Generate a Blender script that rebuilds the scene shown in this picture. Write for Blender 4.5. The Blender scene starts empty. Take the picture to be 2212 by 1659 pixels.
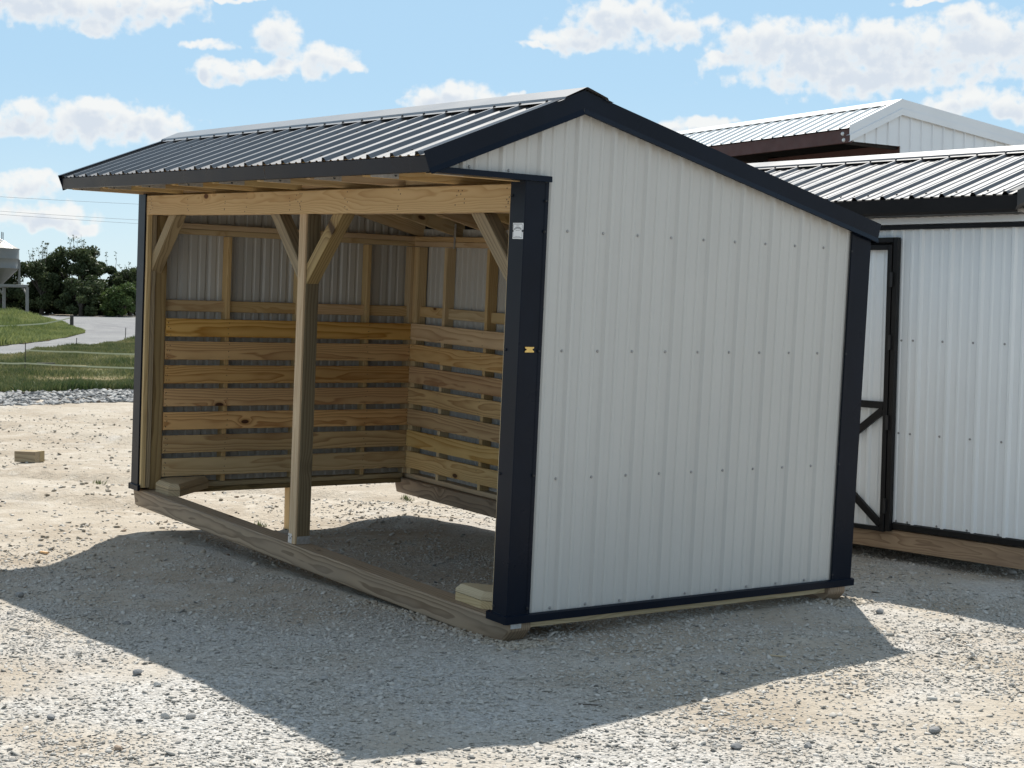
import bpy, bmesh, math, random
import numpy as np
from mathutils import Matrix, Vector

R = math.radians
scn = bpy.context.scene
col = scn.collection
rng = np.random.default_rng(7)
random.seed(7)

# ------------------------------------------------------------------ camera, sky, sun, exposure
CAM = np.array([6.32508, -4.49054, 1.50720])
RC = np.array([[0.5793517888, -0.0410172857, 0.8140448925],
               [0.8149573352, 0.0119939599, -0.5793968301],
               [0.0140016636, 0.9990864463, 0.0403760599]])
FPX = 3390.0                                   # focal length in pixels of a 2212 px wide frame
cd = bpy.data.cameras.new('camera')
cd.sensor_width = 36.0
cd.lens = FPX / 2212 * 36.0
cd.clip_end = 8000
cam = bpy.data.objects.new('camera', cd)
mw = Matrix.Identity(4)
for i in range(3):
    for j in range(3):
        mw[i][j] = RC[i, j]
    mw[i][3] = CAM[i]
cam.matrix_world = mw
col.objects.link(cam)
scn.camera = cam

SUN_AZ, SUN_EL = 138.5, 56.0
SUN_STRENGTH = 3.7
SKY_STRENGTH = 0.12
EXPOSURE = 0.95

sd = bpy.data.lights.new('sun', 'SUN')
sd.energy = SUN_STRENGTH
sd.angle = R(0.53)
sd.color = (1.0, 0.95, 0.87)
sun = bpy.data.objects.new('sun', sd)
sdir = Vector((math.cos(R(SUN_EL)) * math.cos(R(SUN_AZ)), math.cos(R(SUN_EL)) * math.sin(R(SUN_AZ)), math.sin(R(SUN_EL))))
sun.rotation_euler = sdir.to_track_quat('Z', 'Y').to_euler()
sun.location = sdir * 60
col.objects.link(sun)

scn.view_settings.view_transform = 'Standard'
scn.view_settings.look = 'None'
scn.view_settings.exposure = EXPOSURE
scn.view_settings.gamma = 1.0
scn.view_settings.use_curve_mapping = False


# ---- tiny node expression helper
class NT:
    def __init__(s, tree):
        s.t = tree
        s.n = tree.nodes
        s.l = tree.links

    def node(s, typ, **kw):
        n = s.n.new(typ)
        for k, v in kw.items():
            setattr(n, k, v)
        return n

    def put(s, sock, v):
        if isinstance(v, bpy.types.NodeSocket):
            s.l.new(v, sock)
        else:
            sock.default_value = v

    def m(s, op, a, b=None, c=None, clamp=False):
        n = s.node('ShaderNodeMath', operation=op, use_clamp=clamp)
        for i, v in enumerate((a, b, c)):
            if v is not None:
                s.put(n.inputs[i], v)
        return n.outputs[0]

    def vm(s, op, a, b=None, scale=None):
        n = s.node('ShaderNodeVectorMath', operation=op)
        s.put(n.inputs[0], a)
        if b is not None:
            s.put(n.inputs[1], b)
        if scale is not None:
            s.put(n.inputs['Scale'], scale)
        return n.outputs[0]

    def noise(s, vec, scale, detail=3.0, rough=0.55, dist=0.0, dim='3D', out='Fac'):
        n = s.node('ShaderNodeTexNoise', noise_dimensions=dim)
        s.put(n.inputs['Vector'], vec)
        s.put(n.inputs['Scale'], scale)
        s.put(n.inputs['Detail'], detail)
        s.put(n.inputs['Roughness'], rough)
        s.put(n.inputs['Distortion'], dist)
        return n.outputs[out]

    def voro(s, vec, scale, feature='F1', rand=1.0):
        n = s.node('ShaderNodeTexVoronoi', feature=feature)
        s.put(n.inputs['Vector'], vec)
        s.put(n.inputs['Scale'], scale)
        s.put(n.inputs['Randomness'], rand)
        return n

    def smooth(s, v, a, b, to0=0.0, to1=1.0):
        n = s.node('ShaderNodeMapRange', interpolation_type='SMOOTHSTEP')
        s.put(n.inputs['Value'], v)
        s.put(n.inputs['From Min'], a)
        s.put(n.inputs['From Max'], b)
        s.put(n.inputs['To Min'], to0)
        s.put(n.inputs['To Max'], to1)
        return n.outputs[0]

    def mix(s, f, a, b, blend='MIX'):
        n = s.node('ShaderNodeMix', data_type='RGBA', blend_type=blend)
        s.put(n.inputs[0], f)
        s.put(n.inputs[6], a if isinstance(a, bpy.types.NodeSocket) else (*a[:3], 1))
        s.put(n.inputs[7], b if isinstance(b, bpy.types.NodeSocket) else (*b[:3], 1))
        return n.outputs[2]

    def sep(s, v):
        n = s.node('ShaderNodeSeparateXYZ')
        s.put(n.inputs[0], v)
        return n.outputs

    def comb(s, x, y, z):
        n = s.node('ShaderNodeCombineXYZ')
        for i, v in enumerate((x, y, z)):
            s.put(n.inputs[i], v)
        return n.outputs[0]

    def bump(s, h, strength, dist, normal=None):
        n = s.node('ShaderNodeBump')
        s.put(n.inputs['Height'], h)
        n.inputs['Strength'].default_value = strength
        n.inputs['Distance'].default_value = dist
        if normal is not None:
            s.put(n.inputs['Normal'], normal)
        return n.outputs[0]


def px_dir(u, v):
    d = RC @ np.array([(u - 1106) / FPX, -(v - 829.5) / FPX, -1.0])
    return d / np.linalg.norm(d)


def az_el(u, v):
    d = px_dir(u, v)
    return math.degrees(math.atan2(d[1], d[0])), math.degrees(math.asin(d[2]))


# ---- sky with a scatter of fair-weather cumulus at fixed directions
world = bpy.data.worlds.new('World')
scn.world = world
world.use_nodes = True
world.node_tree.nodes.clear()
W = NT(world.node_tree)
sky = W.node('ShaderNodeTexSky', sky_type='NISHITA', sun_disc=False, sun_elevation=R(SUN_EL),
             sun_rotation=R(90 - SUN_AZ), altitude=200.0, air_density=1.0, dust_density=0.35, ozone_density=2.2)
CLOUDS = [  # middle, half sizes, in frame pixels, turned into azimuth and elevation; fullness
    (150, 8, 240, 44, 1.0), (330, 14, 120, 38, 1.0), (212, 55, 46, 28, .9), (40, 2, 140, 40, 1.0),
    (600, 80, 58, 42, 1.0), (450, 97, 72, 13, .7), (700, 128, 66, 38, 1.0), (762, 146, 38, 15, .8), (520, 160, 96, 25, .95),
    (442, 152, 30, 30, .8), (612, 148, 42, 25, .8),
    (190, 262, 125, 48, 1.0), (310, 272, 115, 38, 1.0), (60, 258, 75, 32, 1.0), (205, 232, 70, 24, .9), (-60, 275, 90, 25, .9),
    (985, 206, 95, 26, 1.0), (1108, 208, 34, 13, .8), (940, 222, 80, 18, .8),
    (1350, 48, 135, 52, 1.0), (1445, 62, 115, 38, 1.0), (1250, 86, 100, 28, .95), (1165, 98, 62, 9, .6), (1330, 18, 60, 28, .9),
    (1740, 108, 185, 62, 1.0), (1950, 100, 205, 55, 1.0), (2120, 92, 130, 66, 1.0), (1860, 155, 280, 48, 1.0),
    (1640, 100, 90, 50, 1.0), (2090, 42, 62, 32, .9), (1560, 130, 62, 18, .8), (2260, 100, 140, 60, 1.0),
    (1500, 272, 84, 18, 1.0), (1455, 278, 55, 16, .9), (1565, 268, 42, 13, .8),
    (2100, 218, 110, 28, 1.0), (2185, 220, 70, 32, 1.0), (2050, 226, 66, 19, .8), (2300, 240, 110, 30, 1.0),
    (50, 398, 170, 34, .55), (90, 466, 150, 34, .62), (170, 492, 70, 22, .5), (1995, 0, 90, 10, .5), (490, -3, 160, 9, .6)]
tc = W.node('ShaderNodeTexCoord')
dx, dy, dz = W.sep(tc.outputs['Generated'])[:3]
azn = W.m('MULTIPLY', W.m('ARCTAN2', dy, dx), 180 / math.pi)
eln = W.m('MULTIPLY', W.m('ARCSINE', dz), 180 / math.pi)

grp = bpy.data.node_groups.new('cumulus_field', 'ShaderNodeTree')
grp.interface.new_socket('az', in_out='INPUT', socket_type='NodeSocketFloat')
grp.interface.new_socket('el', in_out='INPUT', socket_type='NodeSocketFloat')
grp.interface.new_socket('density', in_out='OUTPUT', socket_type='NodeSocketFloat')
grp.interface.new_socket('body', in_out='OUTPUT', socket_type='NodeSocketFloat')
G = NT(grp)
gi = G.node('NodeGroupInput')
go = G.node('NodeGroupOutput')
p2 = G.comb(gi.outputs['az'], gi.outputs['el'], 0.0)
warp = G.noise(p2, 0.9, 3.0, 0.55, out='Color')
pw = G.vm('ADD', p2, G.vm('SCALE', G.vm('SUBTRACT', warp, (0.5, 0.5, 0.5)), scale=0.9))
field = None
for (u, v, a, b, ful) in CLOUDS:
    a0, e0 = az_el(u, v)
    k = math.sqrt(ful)
    ia, ie = 1 / (a / FPX * 57.3 * 1.08 * k), 1 / (b / FPX * 57.3 * 1.12 * k)
    q = G.node('ShaderNodeVectorMath', operation='MULTIPLY_ADD')
    G.put(q.inputs[0], pw)
    q.inputs[1].default_value = (ia, ie, 0.0)
    q.inputs[2].default_value = (-a0 * ia, -e0 * ie, 0.0)
    dd = G.node('ShaderNodeVectorMath', operation='DOT_PRODUCT')
    G.l.new(q.outputs[0], dd.inputs[0])
    G.l.new(q.outputs[0], dd.inputs[1])
    f = dd.outputs['Value']
    field = f if field is None else G.m('SMOOTH_MIN', field, f, 0.25)
field = G.m('SUBTRACT', 1.0, field)
n1 = G.noise(p2, 1.7, 5.0, 0.50)
field = G.m('MAXIMUM', field, -1.5)
dens = G.m('ADD', G.m('MULTIPLY', field, 0.8), G.m('MULTIPLY', G.m('SUBTRACT', n1, 0.5), 2.2))
G.l.new(dens, go.inputs['density'])
body = G.m('ADD', field, G.m('MULTIPLY', G.m('SUBTRACT', G.sep(warp)[2], 0.5), 1.6))
G.l.new(body, go.inputs['body'])


def cloud_field(az, el):
    g = W.node('ShaderNodeGroup', node_tree=grp)
    W.put(g.inputs['az'], az)
    W.put(g.inputs['el'], el)
    return g.outputs


d0 = cloud_field(azn, eln)['density']
d1 = cloud_field(W.m('ADD', azn, -0.10), W.m('ADD', eln, 0.40))['body']
# the unseen rest of the sky carries noise clouds, denser for more fill light
inv = W.m('DIVIDE', 1.0, W.m('MAXIMUM', W.m('ADD', dz, 0.10), 0.02))
plane = W.comb(W.m('MULTIPLY', dx, inv), W.m('MULTIPLY', dy, inv), 0.0)
gen = W.m('MULTIPLY', W.m('SUBTRACT', W.noise(plane, 0.9, 5.0, 0.55), 0.51), 6.0)
gen2 = W.m('MULTIPLY', W.m('SUBTRACT', W.noise(W.vm('ADD', plane, (-0.05, 0.05, 0.0)), 0.9, 5.0, 0.55), 0.50), 6.0)
dotf = W.vm('DOT_PRODUCT', tc.outputs['Generated'], (math.cos(R(144.7)), math.sin(R(144.7)), 0.0))
dn = [n for n in W.n if n.bl_idname == 'ShaderNodeVectorMath' and n.operation == 'DOT_PRODUCT'][-1].outputs['Value']
away = W.m('MAXIMUM', W.smooth(dn, 0.93, 0.86), W.smooth(eln, 13.5, 20.0))
den = W.m('ADD', W.m('MULTIPLY', d0, W.m('SUBTRACT', 1.0, away)), W.m('MULTIPLY', gen, away))
den_up = W.m('ADD', W.m('MULTIPLY', d1, W.m('SUBTRACT', 1.0, away)), W.m('MULTIPLY', gen2, away))
alpha = W.m('MULTIPLY', W.smooth(den, -0.12, 0.66), W.smooth(eln, -0.5, 2.5))
shade = W.m('MULTIPLY', W.smooth(den_up, 0.05, 0.95), W.smooth(den, 0.15, 0.95))
UN = 1.0 / (SKY_STRENGTH * 2 ** 0.95)           # from picture values to the sky texture's units
ccol = W.mix(shade, (.93 * UN, .94 * UN, .93 * UN), (.70 * UN, .76 * UN, .84 * UN))
hazy = W.mix(W.smooth(eln, 0.0, 9.0), (.58 * UN, .735 * UN, .83 * UN), (.395 * UN, .61 * UN, .79 * UN))
hazy = W.mix(W.smooth(eln, 9.0, 60.0), hazy, (.37 * UN, .52 * UN, .68 * UN))  # zenith lightened for more fill light
skyt = W.mix(0.88, sky.outputs['Color'], hazy)
wcol = W.mix(W.m('MULTIPLY', alpha, 0.95), skyt, ccol)
bg = W.node('ShaderNodeBackground')
W.l.new(wcol, bg.inputs['Color'])
bg.inputs['Strength'].default_value = SKY_STRENGTH
world.cycles.sampling_method = 'MANUAL'
world.cycles.sample_map_resolution = 512
wo = W.node('ShaderNodeOutputWorld')
W.l.new(bg.outputs[0], wo.inputs['Surface'])


# ------------------------------------------------------------------ materials
def new_mat(name):
    m = bpy.data.materials.new(name)
    m.use_nodes = True
    m.node_tree.nodes.clear()
    t = NT(m.node_tree)
    out = t.node('ShaderNodeOutputMaterial')
    b = t.node('ShaderNodeBsdfPrincipled')
    t.l.new(b.outputs[0], out.inputs['Surface'])
    return m, t, b


def paint(name, c, rough=0.4, metal=0.0, var=0.06, scale=3.0, spec=0.5, dirt=None, bump=0.0, grit=0.0, coat=None):
    m, t, b = new_mat(name)
    if coat:
        b.inputs['Coat Weight'].default_value = coat[0]
        b.inputs['Coat Roughness'].default_value = coat[1]
        b.inputs['Coat IOR'].default_value = coat[2]
    tcn = t.node('ShaderNodeTexCoord')
    n = t.noise(tcn.outputs['Object'], scale, 4.0, 0.6)
    c2 = tuple(x * (1 - var * 2) for x in c)
    cc = t.mix(t.smooth(n, 0.3, 0.7), c, c2)
    if dirt:
        st = t.noise(t.vm('MULTIPLY', tcn.outputs['Object'], (9.0, 9.0, 0.9)), 1.0, 5.0, 0.7)
        cc = t.mix(t.m('MULTIPLY', t.smooth(st, 0.55, 0.8), dirt[3]), cc, dirt[:3])
    t.l.new(cc, b.inputs['Base Color'])
    b.inputs['Metallic'].default_value = metal
    b.inputs['Specular IOR Level'].default_value = spec
    rr = t.smooth(t.noise(tcn.outputs['Object'], scale * 2.3, 3.0), 0.2, 0.8, rough * 0.85, min(1, rough * 1.2))
    t.l.new(rr, b.inputs['Roughness'])
    if bump:
        h = t.noise(tcn.outputs['Object'], 2.2, 2.0, 0.5)
        nrm = t.bump(h, bump, 0.02)
        if grit:
            nrm = t.bump(t.noise(tcn.outputs['Object'], 260.0, 2.0, 0.6), grit, 0.001, nrm)
        t.l.new(nrm, b.inputs['Normal'])
    return m


def wood(name, early, late, knotc, period=0.011, vary=0.22, rough=0.72, grey=None, contrast=1.0, hue=0.0):
    m, t, b = new_mat(name)
    tcn = t.node('ShaderNodeTexCoord')
    oi = t.node('ShaderNodeObjectInfo')
    rnd = oi.outputs['Random']
    off = t.vm('SCALE', t.comb(37.0, 13.0, 7.0), scale=rnd)
    co = t.vm('ADD', tcn.outputs['Object'], off)
    ox, oy, oz = t.sep(tcn.outputs['Object'])[:3]
    # knots
    kv = t.voro(t.vm('MULTIPLY', co, (2.0, 4.2, 0.25)), 1.0)
    kd = kv.outputs['Distance']
    pick = t.m('GREATER_THAN', t.sep(kv.outputs['Color'])[0], 0.35)
    kn = t.m('MULTIPLY', t.smooth(kd, 0.30, 0.0), pick)
    core = t.m('MULTIPLY', t.smooth(kd, 0.085, 0.055), pick)
    # rings seen along the board
    wob = t.noise(t.vm('MULTIPLY', co, (0.9, 5.0, 5.0)), 1.0, 3.0, 0.5)
    wob2 = t.noise(t.vm('MULTIPLY', co, (3.5, 14.0, 14.0)), 1.0, 2.0, 0.5)
    py = t.m('ADD', oy, t.m('MULTIPLY', t.m('SUBTRACT', rnd, 0.5), 0.12))
    pz = t.m('ADD', oz, t.m('ADD', 0.035, t.m('MULTIPLY', t.m('FRACT', t.m('MULTIPLY', rnd, 17.0)), 0.06)))
    rad = t.m('SQRT', t.m('ADD', t.m('MULTIPLY', py, py), t.m('MULTIPLY', pz, pz)))
    rad = t.m('ADD', rad, t.m('MULTIPLY', t.m('SUBTRACT', wob, 0.5), 0.105))
    rad = t.m('ADD', rad, t.m('MULTIPLY', t.m('SUBTRACT', wob2, 0.5), 0.006))
    rad = t.m('ADD', rad, t.m('MULTIPLY', t.m('MULTIPLY', kn, kn), 0.035))
    ph = t.m('FRACT', t.m('MULTIPLY', rad, t.m('MULTIPLY', t.m('ADD', 0.75, t.m('FRACT', t.m('MULTIPLY', rnd, 5.13))), 1.0 / period)))
    ring = t.m('MULTIPLY', t.m('POWER', ph, 2.2), t.smooth(ph, 1.0, 0.86))
    fib = t.noise(t.vm('MULTIPLY', co, (4.0, 190.0, 190.0)), 1.0, 2.0, 0.6)
    big = t.noise(t.vm('MULTIPLY', co, (0.8, 3.0, 3.0)), 1.0, 3.0, 0.55)
    f = t.m('MULTIPLY', ring, 1.12 * contrast, clamp=True)
    f = t.m('ADD', f, t.m('MULTIPLY', t.m('SUBTRACT', fib, 0.5), 0.28), clamp=True)
    c = t.mix(f, early, late)
    c = t.mix(t.m('MULTIPLY', t.smooth(big, 0.35, 0.75), 0.30), c, tuple(x * 0.62 for x in late))
    if grey:
        gn = t.noise(t.vm('MULTIPLY', co, (1.3, 9.0, 9.0)), 1.0, 4.0, 0.6)
        c = t.mix(t.m('MULTIPLY', t.smooth(gn, 0.35, 0.7), grey[3]), c, grey[:3])
    c = t.mix(t.m('MULTIPLY', t.smooth(kd, 0.16, 0.06), t.m('MULTIPLY', pick, 0.55)), c, late)
    c = t.mix(core, c, knotc)
    hsv = t.node('ShaderNodeHueSaturation')
    t.put(hsv.inputs['Color'], c)
    r2 = t.m('FRACT', t.m('MULTIPLY', rnd, 7.31))
    t.put(hsv.inputs['Value'], t.m('ADD', 1.0 - vary * 0.6, t.m('MULTIPLY', r2, vary)))
    r3 = t.m('FRACT', t.m('MULTIPLY', rnd, 23.7))
    t.put(hsv.inputs['Hue'], t.m('ADD', 0.493 + hue, t.m('MULTIPLY', r3, 0.014)))
    t.put(hsv.inputs['Saturation'], t.m('ADD', 0.85, t.m('MULTIPLY', t.m('FRACT', t.m('MULTIPLY', rnd, 3.77)), 0.3)))
    t.l.new(hsv.outputs[0], b.inputs['Base Color'])
    b.inputs['Roughness'].default_value = rough
    b.inputs['Specular IOR Level'].default_value = 0.3
    hh = t.m('ADD', t.m('MULTIPLY', fib, 0.6), t.m('MULTIPLY', ring, 0.4))
    t.l.new(t.bump(hh, 0.25, 0.0015), b.inputs['Normal'])
    return m


MT = {}
MT['wall'] = paint('grey_steel', (0.50, 0.492, 0.468), 0.42, var=0.02, scale=1.4, spec=0.45, bump=0.10)
MT['white_wall'] = paint('white_steel', (0.74, 0.76, 0.77), 0.38, var=0.02, scale=1.4, spec=0.5, bump=0.12)
MT['trim'] = paint('black_trim', (0.0062, 0.0100, 0.0190), 0.30, var=0.12, scale=2.0, spec=0.13, bump=0.06)
MT['bronze_trim'] = paint('dark_bronze_trim', (0.0125, 0.0120, 0.0125), 0.40, var=0.12, scale=2.0, spec=0.2, bump=0.05)
MT['roof'] = paint('black_roof', (0.10, 0.104, 0.112), 0.50, var=0.10, scale=1.3, spec=0.75, bump=0.02, coat=(0.6, 0.30, 1.6))
MT['roof2'] = paint('charcoal_roof', (0.080, 0.083, 0.092), 0.42, var=0.08, scale=1.3, spec=0.6, bump=0.02, coat=(0.15, 0.2, 1.6))
MT['barn_roof'] = paint('white_roof', (0.66, 0.68, 0.68), 0.4, var=0.03, scale=0.7)
MT['barn_wall'] = paint('barn_white', (0.66, 0.70, 0.74), 0.45, var=0.03, scale=0.7)
MT['red_iron'] = paint('red_iron', (0.060, 0.022, 0.020), 0.55, var=0.1)
MT['screw'] = paint('screw_head', (0.33, 0.33, 0.33), 0.4, metal=0.3)
MT['dark_screw'] = paint('dark_screw_head', (0.012, 0.013, 0.016), 0.45)
MT['galv'] = paint('galvanised', (0.62, 0.64, 0.66), 0.42, metal=0.75, var=0.12, scale=60.0)
MT['barn_shade'] = paint('painted_barn_shade', (0.010, 0.007, 0.007), 0.8)  # near-black colour that paints the shade inside the barn
MT['bin'] = paint('bin_steel', (0.17, 0.17, 0.16), 0.45, metal=0.15, var=0.05, scale=2.0)
MT['pine'] = wood('pine', (0.66, 0.49, 0.275), (0.44, 0.27, 0.12), (0.11, 0.05, 0.022), 0.018, contrast=0.8)
MT['slat'] = wood('amber_pine', (0.68, 0.445, 0.20), (0.34, 0.16, 0.052), (0.06, 0.026, 0.012), 0.020, vary=0.34, contrast=1.0)
MT['slat2'] = wood('yellow_pine', (0.67, 0.485, 0.25), (0.40, 0.225, 0.085), (0.075, 0.034, 0.016), 0.020, vary=0.22, contrast=0.95)
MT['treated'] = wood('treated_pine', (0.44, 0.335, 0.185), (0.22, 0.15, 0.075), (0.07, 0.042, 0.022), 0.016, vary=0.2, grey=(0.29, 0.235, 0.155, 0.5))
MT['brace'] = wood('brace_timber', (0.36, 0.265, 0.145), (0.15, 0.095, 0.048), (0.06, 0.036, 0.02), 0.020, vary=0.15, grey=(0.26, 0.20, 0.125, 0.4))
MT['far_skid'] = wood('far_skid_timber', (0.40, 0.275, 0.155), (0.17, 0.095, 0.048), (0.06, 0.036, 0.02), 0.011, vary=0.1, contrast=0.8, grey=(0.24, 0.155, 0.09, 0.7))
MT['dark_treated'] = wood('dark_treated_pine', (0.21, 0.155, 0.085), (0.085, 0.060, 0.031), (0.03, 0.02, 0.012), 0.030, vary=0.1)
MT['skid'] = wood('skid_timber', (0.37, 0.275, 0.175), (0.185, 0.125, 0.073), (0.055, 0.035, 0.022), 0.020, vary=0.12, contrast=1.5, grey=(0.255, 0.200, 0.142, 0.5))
MT['block'] = wood('fresh_cut', (0.53, 0.435, 0.265), (0.36, 0.27, 0.145), (0.2, 0.13, 0.07), 0.010, vary=0.15)
MT['weathered'] = wood('weathered_wood', (0.36, 0.34, 0.30), (0.24, 0.22, 0.19), (0.1, 0.08, 0.06), 0.012)
MT['label'] = paint('label_white', (0.80, 0.82, 0.84), 0.5, var=0.01)
MT['ink'] = paint('label_ink', (0.16, 0.17, 0.19), 0.6, var=0.02)
MT['brass'] = paint('brass', (0.72, 0.50, 0.17), 0.34, metal=0.7, var=0.06, scale=60)
MT['post'] = paint('dark_post', (0.05, 0.045, 0.04), 0.8)
MT['tape'] = paint('fence_tape', (0.62, 0.60, 0.40), 0.7)
MT['wire'] = paint('wire', (0.22, 0.25, 0.28), 0.6)
MT['black'] = paint('hinge_black', (0.010, 0.010, 0.011), 0.5)


def ground_mat():
    m, t, b = new_mat('gravel_yard')
    g = t.node('ShaderNodeNewGeometry')
    p = g.outputs['Position']
    big = t.noise(p, 0.33, 5.0, 0.6)
    mid = t.noise(t.vm('ADD', p, (31.0, 7.0, 0.0)), 1.5, 4.0, 0.6)
    fine = t.noise(p, 42.0, 4.0, 0.7)
    v1 = t.voro(p, 62.0)
    v2 = t.voro(t.vm('ADD', p, (3.1, 1.7, 0.4)), 130.0)
    c1 = t.sep(v1.outputs['Color'])[0]
    c2 = t.sep(v2.outputs['Color'])[1]
    px, py = t.sep(p)[:2]
    dirt = t.m('ADD', t.m('MULTIPLY', t.smooth(px, -2.0, -8.0), 0.12), t.m('MULTIPLY', t.m('MULTIPLY', t.smooth(py, -0.1, 0.5), t.smooth(py, 2.4, 1.6)), t.m('MULTIPLY', t.smooth(px, 0.2, -0.3), 0.10)))
    patch = t.smooth(t.m('SUBTRACT', t.m('ADD', t.m('MULTIPLY', big, 0.65), t.m('MULTIPLY', mid, 0.35)), dirt), 0.42, 0.62)
    tan = t.mix(fine, (0.285, 0.245, 0.195), (0.440, 0.392, 0.325))
    m1 = t.noise(t.vm('ADD', p, (5.0, 17.0, 0.0)), 0.75, 5.0, 0.65)
    m2 = t.noise(t.vm('ADD', p, (15.0, 2.0, 0.0)), 3.4, 5.0, 0.7)
    tan = t.mix(t.m('MULTIPLY', t.smooth(m1, 0.42, 0.66), 0.55), tan, (0.255, 0.205, 0.150))
    tan = t.mix(t.m('MULTIPLY', t.smooth(m2, 0.48, 0.70), 0.50), tan, (0.50, 0.465, 0.41))
    grey = t.mix(c1, (0.30, 0.295, 0.285), (0.57, 0.56, 0.54))
    grey = t.mix(t.m('MULTIPLY', c2, 0.4), grey, (0.60, 0.59, 0.56))
    c = t.mix(t.m('MULTIPLY', patch, 0.85), tan, grey)
    rustn = t.noise(t.vm('ADD', p, (11.0, 3.0, 0.0)), 0.8, 4.0, 0.6)
    c = t.mix(t.m('MULTIPLY', t.smooth(rustn, 0.60, 0.78), 0.22), c, (0.35, 0.245, 0.175))
    dark = t.smooth(v1.outputs['Distance'], 0.35, 0.75)
    c = t.mix(t.m('MULTIPLY', dark, t.m('MULTIPLY', patch, 0.30)), c, (0.20, 0.175, 0.145))
    t.l.new(c, b.inputs['Base Color'])
    b.inputs['Roughness'].default_value = 0.95
    b.inputs['Specular IOR Level'].default_value = 0.15
    h = t.m('SUBTRACT', 1.0, v1.outputs['Distance'])
    h = t.m('ADD', t.m('MULTIPLY', h, t.m('ADD', 0.35, t.m('MULTIPLY', patch, 0.65))), t.m('MULTIPLY', fine, 0.5))
    n1 = t.bump(h, 0.9, 0.012)
    rough_ = t.m('ADD', t.m('MULTIPLY', t.noise(p, 5.0, 5.0, 0.7), 0.8), t.m('MULTIPLY', t.noise(p, 17.0, 4.0, 0.7), 0.35))
    n2 = t.bump(t.m('ADD', mid, rough_), 0.9, 0.055, n1)
    t.l.new(n2, b.inputs['Normal'])
    return m


def stone_mat(name, a, bcol, dark):
    m, t, b = new_mat(name)
    at = t.node('ShaderNodeAttribute', attribute_name='tone')
    g = t.node('ShaderNodeNewGeometry')
    n = t.noise(g.outputs['Position'], 90.0, 3.0, 0.6)
    c = t.mix(at.outputs['Fac'], a, bcol)
    c = t.mix(t.m('GREATER_THAN', at.outputs['Fac'], 0.96), c, dark)
    c = t.mix(t.m('MULTIPLY', n, 0.35), c, tuple(x * 0.55 for x in a))
    t.l.new(c, b.inputs['Base Color'])
    b.inputs['Roughness'].default_value = 0.9
    b.inputs['Specular IOR Level'].default_value = 0.2
    return m


def leaf_mat(name, dark, light, trans=0.25, rough=0.6):
    m, t, b = new_mat(name)
    at = t.node('ShaderNodeAttribute', attribute_name='tone')
    c = t.mix(at.outputs['Fac'], dark, light)
    t.l.new(c, b.inputs['Base Color'])
    b.inputs['Roughness'].default_value = rough
    b.inputs['Specular IOR Level'].default_value = 0.25
    tr = t.node('ShaderNodeBsdfTranslucent')
    t.l.new(c, tr.inputs['Color'])
    mx = t.node('ShaderNodeMixShader')
    mx.inputs[0].default_value = trans
    out = [n for n in t.n if n.bl_idname == 'ShaderNodeOutputMaterial'][0]
    t.l.new(b.outputs[0], mx.inputs[1])
    t.l.new(tr.outputs[0], mx.inputs[2])
    t.l.new(mx.outputs[0], out.inputs['Surface'])
    return m


def soil_mat(name, cols, scale, bumpd=0.03):
    m, t, b = new_mat(name)
    g = t.node('ShaderNodeNewGeometry')
    p = g.outputs['Position']
    n1 = t.noise(p, scale, 5.0, 0.65)
    n2 = t.noise(t.vm('ADD', p, (9.0, 4.0, 2.0)), scale * 4.3, 4.0, 0.65)
    n3 = t.noise(p, 24.0, 3.0, 0.7)
    c = t.mix(t.smooth(n1, 0.36, 0.64), cols[0], cols[1])
    c = t.mix(t.m('MULTIPLY', t.smooth(n2, 0.45, 0.7), 0.7), c, cols[2])
    c = t.mix(t.m('MULTIPLY', n3, 0.3), c, tuple(x * 0.6 for x in cols[0]))
    t.l.new(c, b.inputs['Base Color'])
    b.inputs['Roughness'].default_value = 0.95
    b.inputs['Specular IOR Level'].default_value = 0.1
    t.l.new(t.bump(t.m('ADD', n2, n3), 0.7, bumpd), b.inputs['Normal'])
    return m


MT['ground'] = ground_mat()
MT['road'] = soil_mat('road_gravel', ((0.19, 0.19, 0.195), (0.235, 0.235, 0.235), (0.27, 0.27, 0.265)), 0.3)
MT['meadow'] = soil_mat('meadow_soil', ((0.085, 0.10, 0.042), (0.20, 0.145, 0.085), (0.125, 0.125, 0.058)), 0.22)
MT['stone'] = stone_mat('gravel_stone', (0.37, 0.345, 0.305), (0.53, 0.505, 0.465), (0.20, 0.195, 0.185))
MT['rock'] = stone_mat('loose_rock', (0.21, 0.21, 0.21), (0.50, 0.475, 0.435), (0.32, 0.24, 0.175))
MT['clod'] = stone_mat('dirt_clod', (0.32, 0.28, 0.225), (0.45, 0.405, 0.34), (0.26, 0.20, 0.15))
MT['band'] = stone_mat('band_stone', (0.20, 0.20, 0.20), (0.38, 0.38, 0.37), (0.15, 0.12, 0.10))
MT['grass'] = leaf_mat('meadow_grass', (0.055, 0.088, 0.030), (0.26, 0.245, 0.115), 0.3)
MT['tallgrass'] = leaf_mat('tall_grass', (0.085, 0.130, 0.035), (0.31, 0.33, 0.13), 0.3)
MT['leaf'] = leaf_mat('dark_leaves', (0.026, 0.042, 0.017), (0.085, 0.108, 0.046), 0.3)
MT['leaf2'] = leaf_mat('green_leaves', (0.032, 0.058, 0.018), (0.105, 0.150, 0.045), 0.3)
MT['bark'] = paint('bark', (0.10, 0.085, 0.07), 0.9, var=0.2, scale=6)


# ------------------------------------------------------------------ mesh helpers
def link(o, parent=None):
    col.objects.link(o)
    if parent is not None:
        o.parent = parent
    return o


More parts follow.
